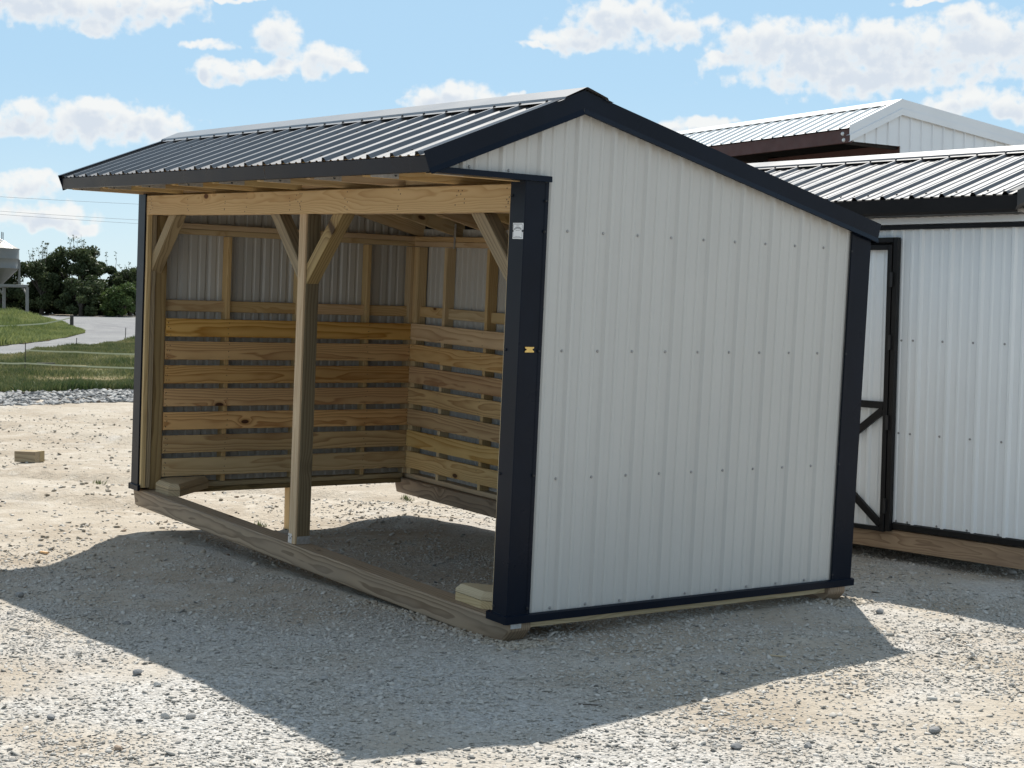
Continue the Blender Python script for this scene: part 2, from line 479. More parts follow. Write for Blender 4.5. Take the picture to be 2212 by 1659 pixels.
def mesh_obj(name, verts, faces, m, parent=None, smooth=False, **props):
    me = bpy.data.meshes.new(name)
    me.from_pydata([tuple(map(float, v)) for v in verts], [], [tuple(f) for f in faces])
    if m is not None:
        me.materials.append(m)
    if smooth:
        me.polygons.foreach_set('use_smooth', [True] * len(me.polygons))
    me.update()
    o = bpy.data.objects.new(name, me)
    for k, v in props.items():
        o[k] = v
    return link(o, parent)


def big_mesh(name, V, F, m, parent=None, tone=None, smooth=False, **props):
    """V (n,3) float, F (k,3 or 4) int"""
    me = bpy.data.meshes.new(name)
    k = F.shape[1]
    me.vertices.add(len(V))
    me.vertices.foreach_set('co', V.astype(np.float32).ravel())
    me.loops.add(F.size)
    me.loops.foreach_set('vertex_index', F.astype(np.int32).ravel())
    me.polygons.add(len(F))
    me.polygons.foreach_set('loop_start', np.arange(0, F.size, k, dtype=np.int32))
    me.polygons.foreach_set('loop_total', np.full(len(F), k, dtype=np.int32))
    if smooth:
        me.polygons.foreach_set('use_smooth', np.ones(len(F), dtype=bool))
    me.update(calc_edges=True)
    if tone is not None:
        a = me.attributes.new('tone', 'FLOAT', 'POINT')
        a.data.foreach_set('value', tone.astype(np.float32))
    me.materials.append(m)
    o = bpy.data.objects.new(name, me)
    for kk, v in props.items():
        o[kk] = v
    return link(o, parent)


def thing(name, label, cat, loc=(0, 0, 0), rot=None, group=None):
    o = bpy.data.objects.new(name, None)
    o.empty_display_size = 0.2
    mm = Matrix.Identity(4)
    if rot is not None:
        for i in range(3):
            for j in range(3):
                mm[i][j] = rot[i][j]
    mm.translation = Vector(loc)
    o.matrix_world = mm
    o['label'] = label
    o['category'] = cat
    if group:
        o['group'] = group
    return link(o)


def tag(o, label, cat, group=None):
    o['label'] = label
    o['category'] = cat
    if group:
        o['group'] = group
    return o


def chamfer_section(w, t, c):
    a, b = w / 2, t / 2
    return [(-a + c, -b), (a - c, -b), (a, -b + c), (a, b - c), (a - c, b), (-a + c, b), (-a, b - c), (-a, -b + c)]


def board(name, p0, p1, w, t, up, m, parent=None, c=0.003, cut0=None, cut1=None, **props):
    """timber from p0 to p1 (centre line); w measured across `up`... up is the direction of the width w.
    cut0 / cut1: plane normals (in parent space) for mitred ends"""
    p0, p1, up = Vector(p0), Vector(p1), Vector(up)
    X = (p1 - p0)
    L = X.length
    X.normalize()
    Yv = (up - X * up.dot(X)).normalized()
    Z = X.cross(Yv)
    sec = chamfer_section(w, t, min(c, w * .3, t * .3))
    verts = []
    for end, xx, cut in ((0, -L / 2, cut0), (1, L / 2, cut1)):
        for (a, b) in sec:
            x = xx
            if cut is not None:
                n = Vector(cut)
                nx, ny, nz = n.dot(X), n.dot(Yv), n.dot(Z)
                x = xx - (ny * a + nz * b) / nx
            verts.append((x, a, b))
    faces = [(i, (i + 1) % 8, 8 + (i + 1) % 8, 8 + i) for i in range(8)] + [tuple(range(7, -1, -1)), tuple(range(8, 16))]
    me = bpy.data.meshes.new(name)
    me.from_pydata(verts, [], faces)
    me.materials.append(m)
    me.update()
    o = bpy.data.objects.new(name, me)
    mm = Matrix.Identity(4)
    for i in range(3):
        mm[i][0], mm[i][1], mm[i][2] = X[i], Yv[i], Z[i]
    mm.translation = (p0 + p1) / 2
    for k, v in props.items():
        o[k] = v
    link(o, parent)
    o.matrix_local = mm
    return o


def prism(name, poly, axis, a, b, m, parent=None, closed=True, **props):
    """extrude a 2D outline along an axis ('x': poly is (y,z); 'y': poly is (x,z); 'z': poly is (x,y)) from a to b"""
    def pt(q, t):
        return {'x': (t, q[0], q[1]), 'y': (q[0], t, q[1]), 'z': (q[0], q[1], t)}[axis]
    n = len(poly)
    v = [pt(q, a) for q in poly] + [pt(q, b) for q in poly]
    rngk = range(n) if closed else range(n - 1)
    f = [(i, (i + 1) % n, n + (i + 1) % n, n + i) for i in rngk]
    if closed:
        f += [tuple(range(n - 1, -1, -1)), tuple(range(n, 2 * n))]
    o = mesh_obj(name, v, f, m, parent, **props)
    if closed:
        bm = bmesh.new()
        bm.from_mesh(o.data)
        bmesh.ops.recalc_face_normals(bm, faces=bm.faces)
        bm.to_mesh(o.data)
        bm.free()
    return o


def ribs(u0, u1, r0, pitch=0.2286, h=0.019, minor=True, extra=()):
    """height profile of ribbed steel between u0 and u1; ribs sit at r0 + k*pitch"""
    pts = []
    k0 = int(math.floor((u0 - r0) / pitch)) - 1
    k1 = int(math.ceil((u1 - r0) / pitch)) + 1
    for k in range(k0, k1 + 1):
        r = r0 + k * pitch
        pts += [(r - .023, 0), (r - .009, h), (r + .009, h), (r + .023, 0)]
        if minor:
            for q in (pitch / 3, 2 * pitch / 3):
                pts += [(r + q - .015, 0), (r + q - .007, .006), (r + q + .007, .006), (r + q + .015, 0)]
    pts.sort()

    def hh(u):
        for i in range(len(pts) - 1):
            if pts[i][0] <= u <= pts[i + 1][0]:
                t = (u - pts[i][0]) / max(1e-9, pts[i + 1][0] - pts[i][0])
                return pts[i][1] * (1 - t) + pts[i + 1][1] * t
        return 0.0
    out = [(u0, hh(u0))] + [p for p in pts if u0 + 1e-4 < p[0] < u1 - 1e-4] + [(u1, hh(u1))]
    for e in extra:
        if u0 + 1e-4 < e < u1 - 1e-4:
            out.append((e, hh(e)))
    out.sort()
    return out


def sheet(name, O, U, V, N, u0, u1, vb, vt, m, parent, r0, pitch=0.2286, h=0.019, minor=True, extra=(), lip=0.0):
    """ribbed steel panel; U across the ribs, V along them, N outwards; vb, vt give its ends at each u"""
    O, U, V, N = (np.array(q, float) for q in (O, U, V, N))
    pr = ribs(u0, u1, r0, pitch, h, minor, extra)
    verts, faces = [], []
    for (u, z) in pr:
        verts.append(O + U * u + V * (vb(u) if callable(vb) else vb) + N * (z + lip))
        verts.append(O + U * u + V * (vt(u) if callable(vt) else vt) + N * (z + lip))
    for i in range(len(pr) - 1):
        faces.append((2 * i, 2 * i + 2, 2 * i + 3, 2 * i + 1))
    n = np.cross(U, V)
    if n @ N < 0:
        faces = [f[::-1] for f in faces]
    return mesh_obj(name, verts, faces, m, parent)


def screws(name, spots, N, m, parent, r=0.0065, h=0.005):
    N = Vector(N).normalized()
    a = N.orthogonal().normalized()
    b = N.cross(a)
    v, f = [], []
    for p in spots:
        p = Vector(p)
        k = len(v)
        for j in range(6):
            q = j * math.pi / 3
            d = a * math.cos(q) + b * math.sin(q)
            v.append(p + d * r)
        for j in range(6):
            q = j * math.pi / 3
            d = a * math.cos(q) + b * math.sin(q)
            v.append(p + d * r * 0.62 + N * h)
        for j in range(6):
            f.append((k + j, k + (j + 1) % 6, k + 6 + (j + 1) % 6, k + 6 + j))
        f.append(tuple(k + 6 + j for j in range(6)))
    return mesh_obj(name, v, f, m, parent, kind='stuff')


def tube(points, radii, sides=6):
    """tapered tube through points, as vertex and face lists"""
    v, f = [], []
    n = len(points)
    pts = [Vector(p) for p in points]
    for i, p in enumerate(pts):
        d = (pts[min(i + 1, n - 1)] - pts[max(i - 1, 0)]).normalized()
        a = d.orthogonal().normalized()
        b = d.cross(a)
        for j in range(sides):
            q = 2 * math.pi * j / sides
            v.append(p + (a * math.cos(q) + b * math.sin(q)) * radii[i])
    for i in range(n - 1):
        for j in range(sides):
            f.append((i * sides + j, i * sides + (j + 1) % sides, (i + 1) * sides + (j + 1) % sides, (i + 1) * sides + j))
    f.append(tuple(range(sides - 1, -1, -1)))
    f.append(tuple((n - 1) * sides + j for j in range(sides)))
    return v, f


def tubes_obj(name, list_of, m, parent=None, **props):
    V, F = [], []
    for pts, rad, sides in list_of:
        v, f = tube(pts, rad, sides)
        k = len(V)
        V += v
        F += [tuple(i + k for i in q) for q in f]
    return mesh_obj(name, V, F, m, parent, **props)


# ------------------------------------------------------------------ terrain
GZ = -0.105


def terrain(x, y, fine=True):
    x = np.asarray(x, float)
    y = np.asarray(y, float)
    s = (x - CAM[0]) * -.94 + (y - CAM[1]) * .342
    e = np.clip(s - 28, 0, 80)
    z = GZ + 0.0225 * (e * e / (e + 8))
    z = z + 0.62 * np.exp(-(((x + 66) / 7) ** 2 + ((y - 18.5) / 5) ** 2))
    z = z - 0.075 * np.exp(-(((x + 4.75) / .85) ** 2 + ((y - 1.35) / .75) ** 2))
    if fine:
        near = np.exp(-((np.maximum(0, np.hypot(x - 1, y) - 25)) / 25) ** 2)
        w = (np.sin(x * 1.3 + 1.1 * np.sin(y * .7)) * np.sin(y * 1.1 + .6 * np.sin(x * .9)) * .012
             + np.sin(x * 3.1 + 1.7 * np.sin(y * 1.9) + 2) * np.sin(y * 2.7 + 1.3 * np.sin(x * 2.2)) * .007
             + np.sin(x * 6.3 + 2 * np.sin(y * 3.4)) * np.sin(y * 7.1 + 1.4 * np.sin(x * 5.2)) * .004)
        z = z + w * near
        churn = np.clip((-2.5 - x) / 5, 0, 1) * np.clip((x + 27) / 4, 0, 1)
        c1 = np.sin(x * 2.3 + 3 * np.sin(y * 1.7) + 1.3 * np.sin(x * 5.1)) * np.sin(y * 4.1 + 2 * np.sin(x * 1.9))
        c2 = np.sin(x * 9.1 + 2.4 * np.sin(y * 6.3)) * np.sin(y * 11.0 + 2.1 * np.sin(x * 7.7))
        rut = 0
        for (rx, ry, rd, wd) in ((-8.0, -.3, .52, .16), (-8.0, 1.35, .52, .16), (-13.0, 3.0, .12, .2), (-13., 4.6, .12, .2)):
            dd = (y - ry) * math.cos(rd) - (x - rx) * math.sin(rd)
            ss = (y - ry) * math.sin(rd) + (x - rx) * math.cos(rd)
            g_ = np.exp(-((ss) / 6.0) ** 2)
            rut = rut + g_ * (-.055 * np.exp(-(dd / wd) ** 2) + .05 * np.exp(-((dd - 1.5 * wd) / (.6 * wd)) ** 2) * (.5 + .5 * np.sin(ss * 17)))
        z = z + churn * (.016 * c1 + .009 * c2 + rut)
    return z


def stretched(a, b, step, lo, hi, grow=1.28):
    c = list(np.arange(a, b + 1e-6, step))
    s = step
    while c[-1] < hi:
        s *= grow
        c.append(c[-1] + s)
    s = step
    pre = []
    x = a
    while x > lo:
        s *= grow
        x -= s
        pre.append(x)
    return np.array(pre[::-1] + c)


xs = np.concatenate([stretched(-105, -14.6, 0.8, -4000, -14.5), stretched(-14, 8, 0.12, -14, 4000)])
ys = np.concatenate([stretched(-9, 7, 0.12, -4000, 7), stretched(7.5, 48, 0.5, 7.4, 4000)])
xs = np.unique(np.round(xs, 4))
ys = np.unique(np.round(ys, 4))
XX, YY = np.meshgrid(xs, ys, indexing='ij')
ZZ = terrain(XX, YY)
V = np.stack([XX.ravel(), YY.ravel(), ZZ.ravel()], 1)
nx, ny = len(xs), len(ys)
ii = (np.arange(nx - 1)[:, None] * ny + np.arange(ny - 1)[None, :]).ravel()
F = np.stack([ii, ii + ny, ii + ny + 1, ii + 1], 1)
big_mesh('ground', V, F, MT['ground'], smooth=True, kind='structure')


def fan_patch(name, az, dn, df, m, lift, rows=40, colsn=90):
    A = np.linspace(az[0], az[-1], colsn)
    order = np.argsort(az)
    azs = np.array(az)[order]
    N = np.interp(A, azs, np.array(dn)[order])
    Fr = np.interp(A, azs, np.array(df)[order])
    wob = 0.5 * np.sin(A * 9.0) + 0.35 * np.sin(A * 23.0 + 1)
    N = N + wob * 0.6
    t = np.linspace(0, 1, rows)
    D = N[:, None] * (1 - t) + Fr[:, None] * t
    x = CAM[0] + D * np.cos(np.radians(A))[:, None]
    y = CAM[1] + D * np.sin(np.radians(A))[:, None]
    z = terrain(x, y) + lift
    V = np.stack([x.ravel(), y.ravel(), z.ravel()], 1)
    ii = (np.arange(colsn - 1)[:, None] * rows + np.arange(rows - 1)[None, :]).ravel()
    F = np.stack([ii, ii + 1, ii + rows + 1, ii + rows], 1)
    if az[0] > az[-1]:
        F = F[:, ::-1]
    return big_mesh(name, V, F, m, smooth=True, kind='structure')


M_AZ = [172, 166, 162.64, 161.85, 161.3, 160.54, 159.47, 158.6, 158.17, 156, 150]
M_N = [31, 32, 32.6, 32.7, 32.9, 33.2, 33.8, 33.9, 33.7, 34, 34]
M_F = [43, 46, 48.6, 50.2, 53.5, 54.8, 56.2, 60, 63, 68, 73]
K_AZ = [172, 166, 162.64, 161.39, 160.6, 159.79]
K_N = [47, 51, 55.8, 59.6, 63, 67.2]
K_F = [85, 80, 78, 74.6, 72, 67.6]
fan_patch('gravel_road', [172, 150], [42, 42], [101, 101], MT['road'], 0.015, 60, 60)
fan_patch('meadow', M_AZ, M_N, M_F, MT['meadow'], 0.035)
fan_patch('grass_bank', K_AZ, K_N, K_F, MT['meadow'], 0.04)

# ------------------------------------------------------------------ the open-fronted livestock shed
MS = [[0.9990389691713322, 0.0, 0.04383078914509744],
      [-0.00029971266310041984, 0.9999766209593289, 0.006831376660826775],
      [-0.04382976442329538, -0.006837948139793949, 0.99901561259864]]
shed = thing('run_in_shed', 'open-fronted grey metal animal shed with black trim and timber slat lining on skids', 'shed', (0, 0, 0), MS)
L, D = 4.877, 2.438
PEAK_Y, PEAK_Z = 0.307, 2.632
FS, RS = 0.403, 0.2445            # front and rear roof slopes


def roof_z(y):
    return PEAK_Z - FS * (PEAK_Y - y) if y < PEAK_Y else PEAK_Z - RS * (y - PEAK_Y)


# skids
def skid(y0, y1, x0, x1, h=0.126):
    # bevelled sledge ends: outline in x,z
    o = prism('skid', [(x0 + .012, 0), (x0, -0.022), (x0 + .045, -h), (x1 - .080, -h), (x1, -0.040), (x1, 0)], 'y', y0, y1, MT['skid'], shed)
    bm = bmesh.new()
    bm.from_mesh(o.data)
    bmesh.ops.bevel(bm, geom=[e for e in bm.edges], offset=0.007, segments=1, affect='EDGES')
    bm.to_mesh(o.data)
    bm.free()
    return o


skid(0.012, 0.15, -L - 0.02, 0.004)
skid(2.288, 2.426, -L - 0.01, 0.012)
# nail plate on the near skid end
plv = prism('nail_plate', [(0.02, -0.004), (0.085, -0.004), (0.085, -0.030), (0.02, -0.030)], 'x', 0.0045, 0.0065, MT['galv'], shed)
for xx in (-L + 0.062, -0.060):
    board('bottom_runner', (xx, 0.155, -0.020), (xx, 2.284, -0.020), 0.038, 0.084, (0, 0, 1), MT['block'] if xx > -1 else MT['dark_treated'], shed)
    board('sole_plate', (xx, 0.17, 0.020), (xx, 2.30, 0.020), 0.036, 0.086, (0, 0, 1), MT['treated'], shed)
board('sole_plate', (-L + 0.02, D - 0.055, 0.021), (-0.02, D - 0.055, 0.021), 0.038, 0.088, (0, 0, 1), MT['pine'], shed)

# corner gussets laid flat on the front skid
for sgn in (0, 1):
    for k, (z0, z1) in enumerate(((0.001, 0.043), (0.046, 0.088))):
        P = [(-4.655, .088), (-4.42, .088), (-4.355, .15), (-4.70, .53), (-4.765, .53), (-4.765, .19)]
        if sgn:
            P = [(-0.575, .070), (-0.335, .070), (-0.125, .20), (-0.125, .52), (-0.19, .52), (-0.60, .135)]
        o = prism('corner_gusset', P, 'z', z0, z1, MT['treated'] if not sgn else MT['block'], shed)
        if k:
            bm = bmesh.new()
            bm.from_mesh(o.data)
            ed = [e for e in bm.edges if all(v.co.z > z1 - 1e-4 for v in e.verts)]
            bmesh.ops.bevel(bm, geom=ed, offset=0.024, segments=1, affect='EDGES')
            bm.to_mesh(o.data)
            bm.free()

# front posts and jambs
for (xa, xb, sg) in ((-L + 0.036, -L + 0.122, 1), (-0.122, -0.036, -1)):
    xm = (xa + xb) / 2
    xj = xm + sg * .020
    board('jamb_board', (xj, 0.021, 0.02), (xj, 0.021, 2.040), 0.086, 0.036, (1, 0, 0), MT['pine'], shed)
    board('jamb_board', (xj - sg * .004, 0.060, 0.02), (xj - sg * .004, 0.060, 2.04), 0.084, 0.036, (1, 0, 0), MT['brace'], shed)
    board('corner_post', (xm, 0.126, 0.005), (xm, 0.126, 2.04), 0.088, 0.088, (1, 0, 0), MT['brace'], shed)
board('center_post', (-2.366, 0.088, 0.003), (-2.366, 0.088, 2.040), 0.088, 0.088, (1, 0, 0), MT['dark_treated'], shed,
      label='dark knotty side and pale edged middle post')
# thin pine strip that gives the middle post a paler front
board('post_front_strip', (-2.366, 0.036, 0.003), (-2.366, 0.036, 2.041), 0.086, 0.016, (1, 0, 0), MT['pine'], shed)
# knee braces
ztop, dl = 2.040, 0.427
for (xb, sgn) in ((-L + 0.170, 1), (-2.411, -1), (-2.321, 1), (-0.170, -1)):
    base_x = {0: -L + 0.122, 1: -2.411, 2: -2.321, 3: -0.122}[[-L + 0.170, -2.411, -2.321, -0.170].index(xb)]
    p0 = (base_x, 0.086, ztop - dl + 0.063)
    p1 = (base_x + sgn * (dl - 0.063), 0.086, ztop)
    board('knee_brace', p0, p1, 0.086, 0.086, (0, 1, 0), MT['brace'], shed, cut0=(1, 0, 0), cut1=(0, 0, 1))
# header
board('header_beam', (-L + 0.118, 0.019, 2.110), (-0.120, 0.019, 2.110), 0.140, 0.038, (0, 0, 1), MT['pine'], shed)
board('header_beam', (-L + 0.118, 0.125, 2.112), (-0.120, 0.125, 2.112), 0.140, 0.038, (0, 0, 1), MT['pine'], shed)
# post anchor strap at the middle post foot
ax, ay = -2.366, 0.0885
o = mesh_obj('post_anchor', [(ax - .0452, .0265, .001), (ax + .005, .0265, .001), (ax + .005, .0265, .062), (ax - .0452, .0265, .062)], [(0, 1, 2, 3)], MT['galv'], shed)
mesh_obj('post_anchor', [(ax + .0462, .040, .001), (ax + .0462, .13, .001), (ax + .0462, .13, .05), (ax + .0462, .040, .05)], [(0, 1, 2, 3)], MT['galv'], shed)
screws('anchor_nail', [(ax - .033 + .02 * i, .0262, .045 - .012 * (i % 2)) for i in range(3)], (0, -1, 0), MT['dark_screw'], shed, 0.004, 0.003)
screws('anchor_nail', [(ax + .0465, .052 + .02 * i, .038 - .012 * (i % 2)) for i in range(4)], (1, 0, 0), MT['galv'], shed, 0.004, 0.003)

# wall framing: studs, rails, plates
for y in (0.682, 1.291, 1.910, 2.318):
    for xx in (-L + 0.062, -0.062):
        board('stud', (xx, y, 0.04), (xx, y, 1.909), 0.036, 0.086, (0, 1, 0), MT['pine'], shed)
ST = [-4.80 + 0.04, -4.303, -3.702, -3.092, -2.483, -1.873, -1.264, -0.654, -0.13]
for x in ST:
    board('stud', (x, D - 0.061, 0.042), (x, D - 0.061, 1.909), 0.038, 0.088, (1, 0, 0), MT['pine'], shed)
board('corner_post', (-L + 0.150, D - 0.061, 0.042), (-L + 0.150, D - 0.061, 1.909), 0.040, 0.087, (1, 0, 0), MT['pine'], shed)
for xx in (-L + 0.062, -0.062):
    for z in (1.934, 1.976):
        board('top_plate', (xx, 0.17, z), (xx, 2.335, z), 0.040, 0.087, (0, 0, 1), MT['pine'], shed)
    yy = [0.17, 0.663, 0.701, 1.272, 1.310, 1.891, 1.929, 2.299]
    for a, b in zip(yy[0::2], yy[1::2]):
        board('wall_rail', (xx + (-.010 if xx < -1 else .010), a, 1.378), (xx + (-.010 if xx < -1 else .010), b, 1.378), 0.084, 0.036, (0, 0, 1), MT['pine'], shed)
for z in (1.934, 1.976):
    board('top_plate', (-L + 0.018, D - 0.060, z), (-0.018, D - 0.060, z), 0.040, 0.089, (0, 0, 1), MT['pine'], shed)
for a, b in zip(ST[:-1], ST[1:]):
    lo = a + .020 if a > -4.7 else -L + 0.172
    board('wall_rail', (lo, D - 0.050, 1.382), (b - .020, D - 0.050, 1.382), 0.084, 0.036, (0, 0, 1), MT['pine'], shed)

# slat lining
SZ = [1.212, 1.040, 0.860, 0.686, 0.509, 0.333, 0.158]
for k, z in enumerate(SZ):
    w = 0.136 + random.uniform(-.003, .003)
    red = MT['slat'] if k < 6 else MT['slat2']
    board('kick_board', (-L + 0.119, 0.175, z + 0.004), (-L + 0.119, 2.318, z), w, 0.026, (0, 0, 1), red, shed)
    board('kick_board', (-L + 0.134, D - 0.1195, z + .004), (-0.132, D - 0.1195, z + random.uniform(-.004, .004)), w, 0.026, (0, 0, 1), MT['slat2'] if k in (0, 1, 5, 6) else MT['slat'], shed)
    board('kick_board', (-0.119, 0.175, z + 0.002), (-0.119, 2.30, z), w, 0.026, (0, 0, 1), MT['slat2'], shed)

nv = []
for z in SZ:
    for y in (0.19, 0.20, 0.682, 1.291, 1.910, 2.305):
        for dz_ in (-.045, .0, .045):
            nv.append((-L + .1322, y + random.uniform(-.012, .012), z + dz_ + random.uniform(-.01, .01)))
screws('nail_head', nv, (1, 0, 0), MT['black'], shed, 0.0038, 0.0012)
nv = []
for z in SZ:
    for x in [-L + .15] + ST[1:4]:
        for dz_ in (-.045, .045):
            nv.append((x + random.uniform(-.012, .012), D - .1328, z + dz_ + random.uniform(-.01, .01)))
screws('nail_head', nv, (0, -1, 0), MT['black'], shed, 0.0038, 0.0012)
nv = []
for x in (-4.70, -4.66, -4.02, -3.42, -3.1, -2.50, -2.40, -2.36, -2.33, -1.78, -1.2, -.62, -.56, -.16, -.145):
    for dz_ in (-.05, -.025, .0, .025, .05):
        if random.random() < .75:
            nv.append((x + random.uniform(-.02, .02), -0.0002, 2.11 + dz_ + random.uniform(-.01, .01)))
screws('nail_head', nv, (0, -1, 0), MT['black'], shed, 0.0042, 0.0012)

# steel wall panels (three feet wide, ribs at nine inches)
R0 = 0.318
cuts = [-0.565, -0.006, 0.89, 1.80, 2.43]
for a, b in zip(cuts[:-1], cuts[1:]):
    vb = (lambda u: 2.198) if b < 0.05 else (lambda u: 0.022 if u > -0.0065 else 2.198)
    sheet('wall_panel', (-0.016, 0, 0), (0, 1, 0), (0, 0, 1), (1, 0, 0), a, b, vb, lambda u: roof_z(u) - 0.028, MT['wall'], shed, R0, extra=(PEAK_Y,), h=0.016)
    sheet('wall_panel', (-L + 0.016, 0, 0), (0, 1, 0), (0, 0, 1), (-1, 0, 0), a, b, vb, lambda u: roof_z(u) - 0.028, MT['wall'], shed, R0, extra=(PEAK_Y,), h=0.016)
bc = [-L + 0.02 + 0.9144 * k for k in range(6)] + [-0.02]
for a, b in zip(bc[:-1], bc[1:]):
    sheet('wall_panel', (0, D - 0.014, 0), (1, 0, 0), (0, 0, 1), (0, 1, 0), a, b, 0.022, 2.06, MT['wall'], shed, -0.15, h=0.016)
S9 = 0.2286
sp = []
for z in (1.9603, 1.361, 0.7136):
    sp += [(-0.0155, 0.2746 + k * S9, z) for k in range(9)]
sp += [(-0.0155, 0.2746 + k * S9, 0.052) for k in range(9)]
sp += [(-0.0155, -.33, 2.235), (-0.0155, -.10, 2.235)]
screws('wall_screw', sp, (1, 0, 0), MT['screw'], shed, 0.0085, 0.006)


# black trims
def corner_trim(cx, cy, sx, sy, wx, wy, z0, z1):
    """L-shaped corner flashing with hemmed edges; sx, sy point outwards"""
    x0, y0 = cx, cy
    sec = [(x0 - sx * wx, y0 - sy * 0.013), (x0 - sx * wx, y0 - sy * .001),
           (x0 - sx * .004, y0 + sy * 0.0), (x0, y0 - sy * .004),
           (x0 - sx * .006, y0 - sy * (wy - .021)), (x0 - sx * .0015, y0 - sy * (wy - .018)), (x0 - sx * .002, y0 - sy * wy), (x0 - sx * .013, y0 - sy * wy)]
    return prism('corner_trim', sec, 'z', z0, z1, MT['trim'], shed, closed=False)


corner_trim(0.012, -0.012, 1, -1, 0.128, 0.142, 0.030, 2.192)
corner_trim(-L - 0.012, -0.012, -1, -1, 0.128, 0.142, 0.030, 2.192)
corner_trim(0.012, D + 0.03, 1, 1, 0.14, 0.16, 0.030, 2.06)
corner_trim(-L - 0.012, D + 0.03, -1, 1, 0.14, 0.16, 0.030, 2.06)
for xs_, s in ((0.0, 1), (-L, -1)):
    prism('base_trim', [(xs_ + s * .006, .042), (xs_ + s * .024, .036), (xs_ + s * .024, -.002), (xs_ + s * .002, -.004)], 'y', -0.026, D + 0.045, MT['trim'], shed)
prism('base_trim', [(-0.004, .042), (-0.025, .036), (-0.025, -.002), (-0.006, -.004)], 'x', -0.150, 0.0235, MT['trim'], shed)
prism('base_trim', [(-0.004, .042), (-0.025, .036), (-0.025, -.002), (-0.006, -.004)], 'x', -L - 0.0235, -L + 0.150, MT['trim'], shed)
prism('base_trim', [(D + .020, .042), (D + .046, .036), (D + .046, -.002), (D + .022, -.004)], 'x', -L - 0.02, 0.02, MT['trim'], shed)
for xs_, s in ((0.0, 1), (-L, -1)):
    prism('soffit_trim', [(xs_ + s * .006, 2.223), (xs_ + s * .026, 2.221), (xs_ + s * .028, 2.193), (xs_ - s * .05, 2.190)], 'y', -0.552, 0.135, MT['trim'], shed)

# roof panels
E_F, E_R = -0.588, 2.505
nf = math.hypot(1, FS)
nr = math.hypot(1, RS)
pan = [-L - 0.02 + 0.9144 * k for k in range(6)] + [0.020]
for a, b in zip(pan[:-1], pan[1:]):
    Vf = np.array([0, -1 / nf, -FS / nf])
    Nf = np.array([0, -FS / nf, 1 / nf])
    sheet('roof_panel', (0, PEAK_Y, PEAK_Z), (1, 0, 0), Vf, Nf, a, b, 0.035, (PEAK_Y - E_F) * nf, MT['roof'], shed, -0.300, h=0.020)
    Vr = np.array([0, 1 / nr, -RS / nr])
    Nr = np.array([0, RS / nr, 1 / nr])
    sheet('roof_panel', (0, PEAK_Y, PEAK_Z), (1, 0, 0), Vr, Nr, a, b, 0.035, (E_R - PEAK_Y) * nr, MT['roof'], shed, -0.300, h=0.020)
fsp = []
for k in range(21):
    x = -0.300 - S9 * k + 0.04
    for y in (-0.50, -0.03):
        fsp.append((x, y, roof_z(y) + .001))
        fsp.append((x + .11, y, roof_z(y) + .001))
screws('roof_screw', fsp, (0, -FS, 1), MT['dark_screw'], shed, 0.0075, 0.008)
# ridge cap: two flanges with a stepped hem
rc = [(-0.165, -0.010), (-0.150, -.0015), (-0.128, 0.010), (-0.118, 0.014), (0, 0.054), (0.118, 0.031), (0.128, 0.027), (0.150, 0.016), (0.165, 0.008)]
sec = []
for (q, dz_) in rc:
    y = PEAK_Y + q
    sec.append((y, PEAK_Z + (0.022 if abs(q) > .12 else 0.0) + dz_ + (-0.403 * 0 if q < 0 else 0)))
sec = [(PEAK_Y - .170, roof_z(PEAK_Y - .170) + .0225), (PEAK_Y - .138, roof_z(PEAK_Y - .138) + .0225), (PEAK_Y - .130, roof_z(PEAK_Y - .130) + .034),
       (PEAK_Y - .004, PEAK_Z + .040), (PEAK_Y + .004, PEAK_Z + .040),
       (PEAK_Y + .130, roof_z(PEAK_Y + .130) + .032), (PEAK_Y + .138, roof_z(PEAK_Y + .138) + .0225), (PEAK_Y + .170, roof_z(PEAK_Y + .170) + .0225)]
prism('ridge_cap', sec, 'x', -L - 0.06, 0.052, MT['roof'], shed, closed=False)
screws('ridge_screw', [(-0.300 - S9 * k, PEAK_Y - .155, roof_z(PEAK_Y - .155) + .0226) for k in range(-1, 21)], (0, -FS, 1), MT['dark_screw'], shed, 0.008, 0.010)


# rake trims: top flange on the roof, outer face and kicked hem
def rake(xo, s, ya, yb, slope, nn):
    d = np.array([0, math.copysign(1, yb - ya), -slope * 1.0]) / nn
    n = np.array([0, math.copysign(slope, yb - ya), 1.0]) / nn
    O = np.array([xo, PEAK_Y, PEAK_Z])
    sec = [(-.062, .021), (-.060, .024), (0, .024), (0, -.060), (.012, -.086), (.004, -.089)]
    v = []
    for t in (0.0, (abs(yb - ya)) * nn):
        for (a, b) in sec:
            tt = t
            p = O + d * tt + n * b + np.array([s * a, 0, 0])
            if t == 0.0:
                # plumb mitre at the peak
                p = p - d * ((p - O)[1] / d[1])
            v.append(p)
    m = len(sec)
    f = [(i, i + 1, m + i + 1, m + i) for i in range(m - 1)]
    return mesh_obj('rake_trim', v, f, MT['trim'], shed)


for xo, s in ((0.030, 1), (-L - 0.030, -1)):
    rake(xo, s, PEAK_Y, -0.608, FS, nf)
    rake(xo, s, PEAK_Y, 2.516, RS, nr)
    rk = []
    for k in range(2):
        y = -0.40 + .5 * k
        rk.append((xo - s * .004, y, roof_z(y) - .078))
    for k in range(5):
        y = 0.62 + .46 * k
        rk.append((xo - s * .004, y, roof_z(y) - .078))
    screws('rake_screw', rk, (s, 0, -.3), MT['dark_screw'], shed, 0.007, 0.006)
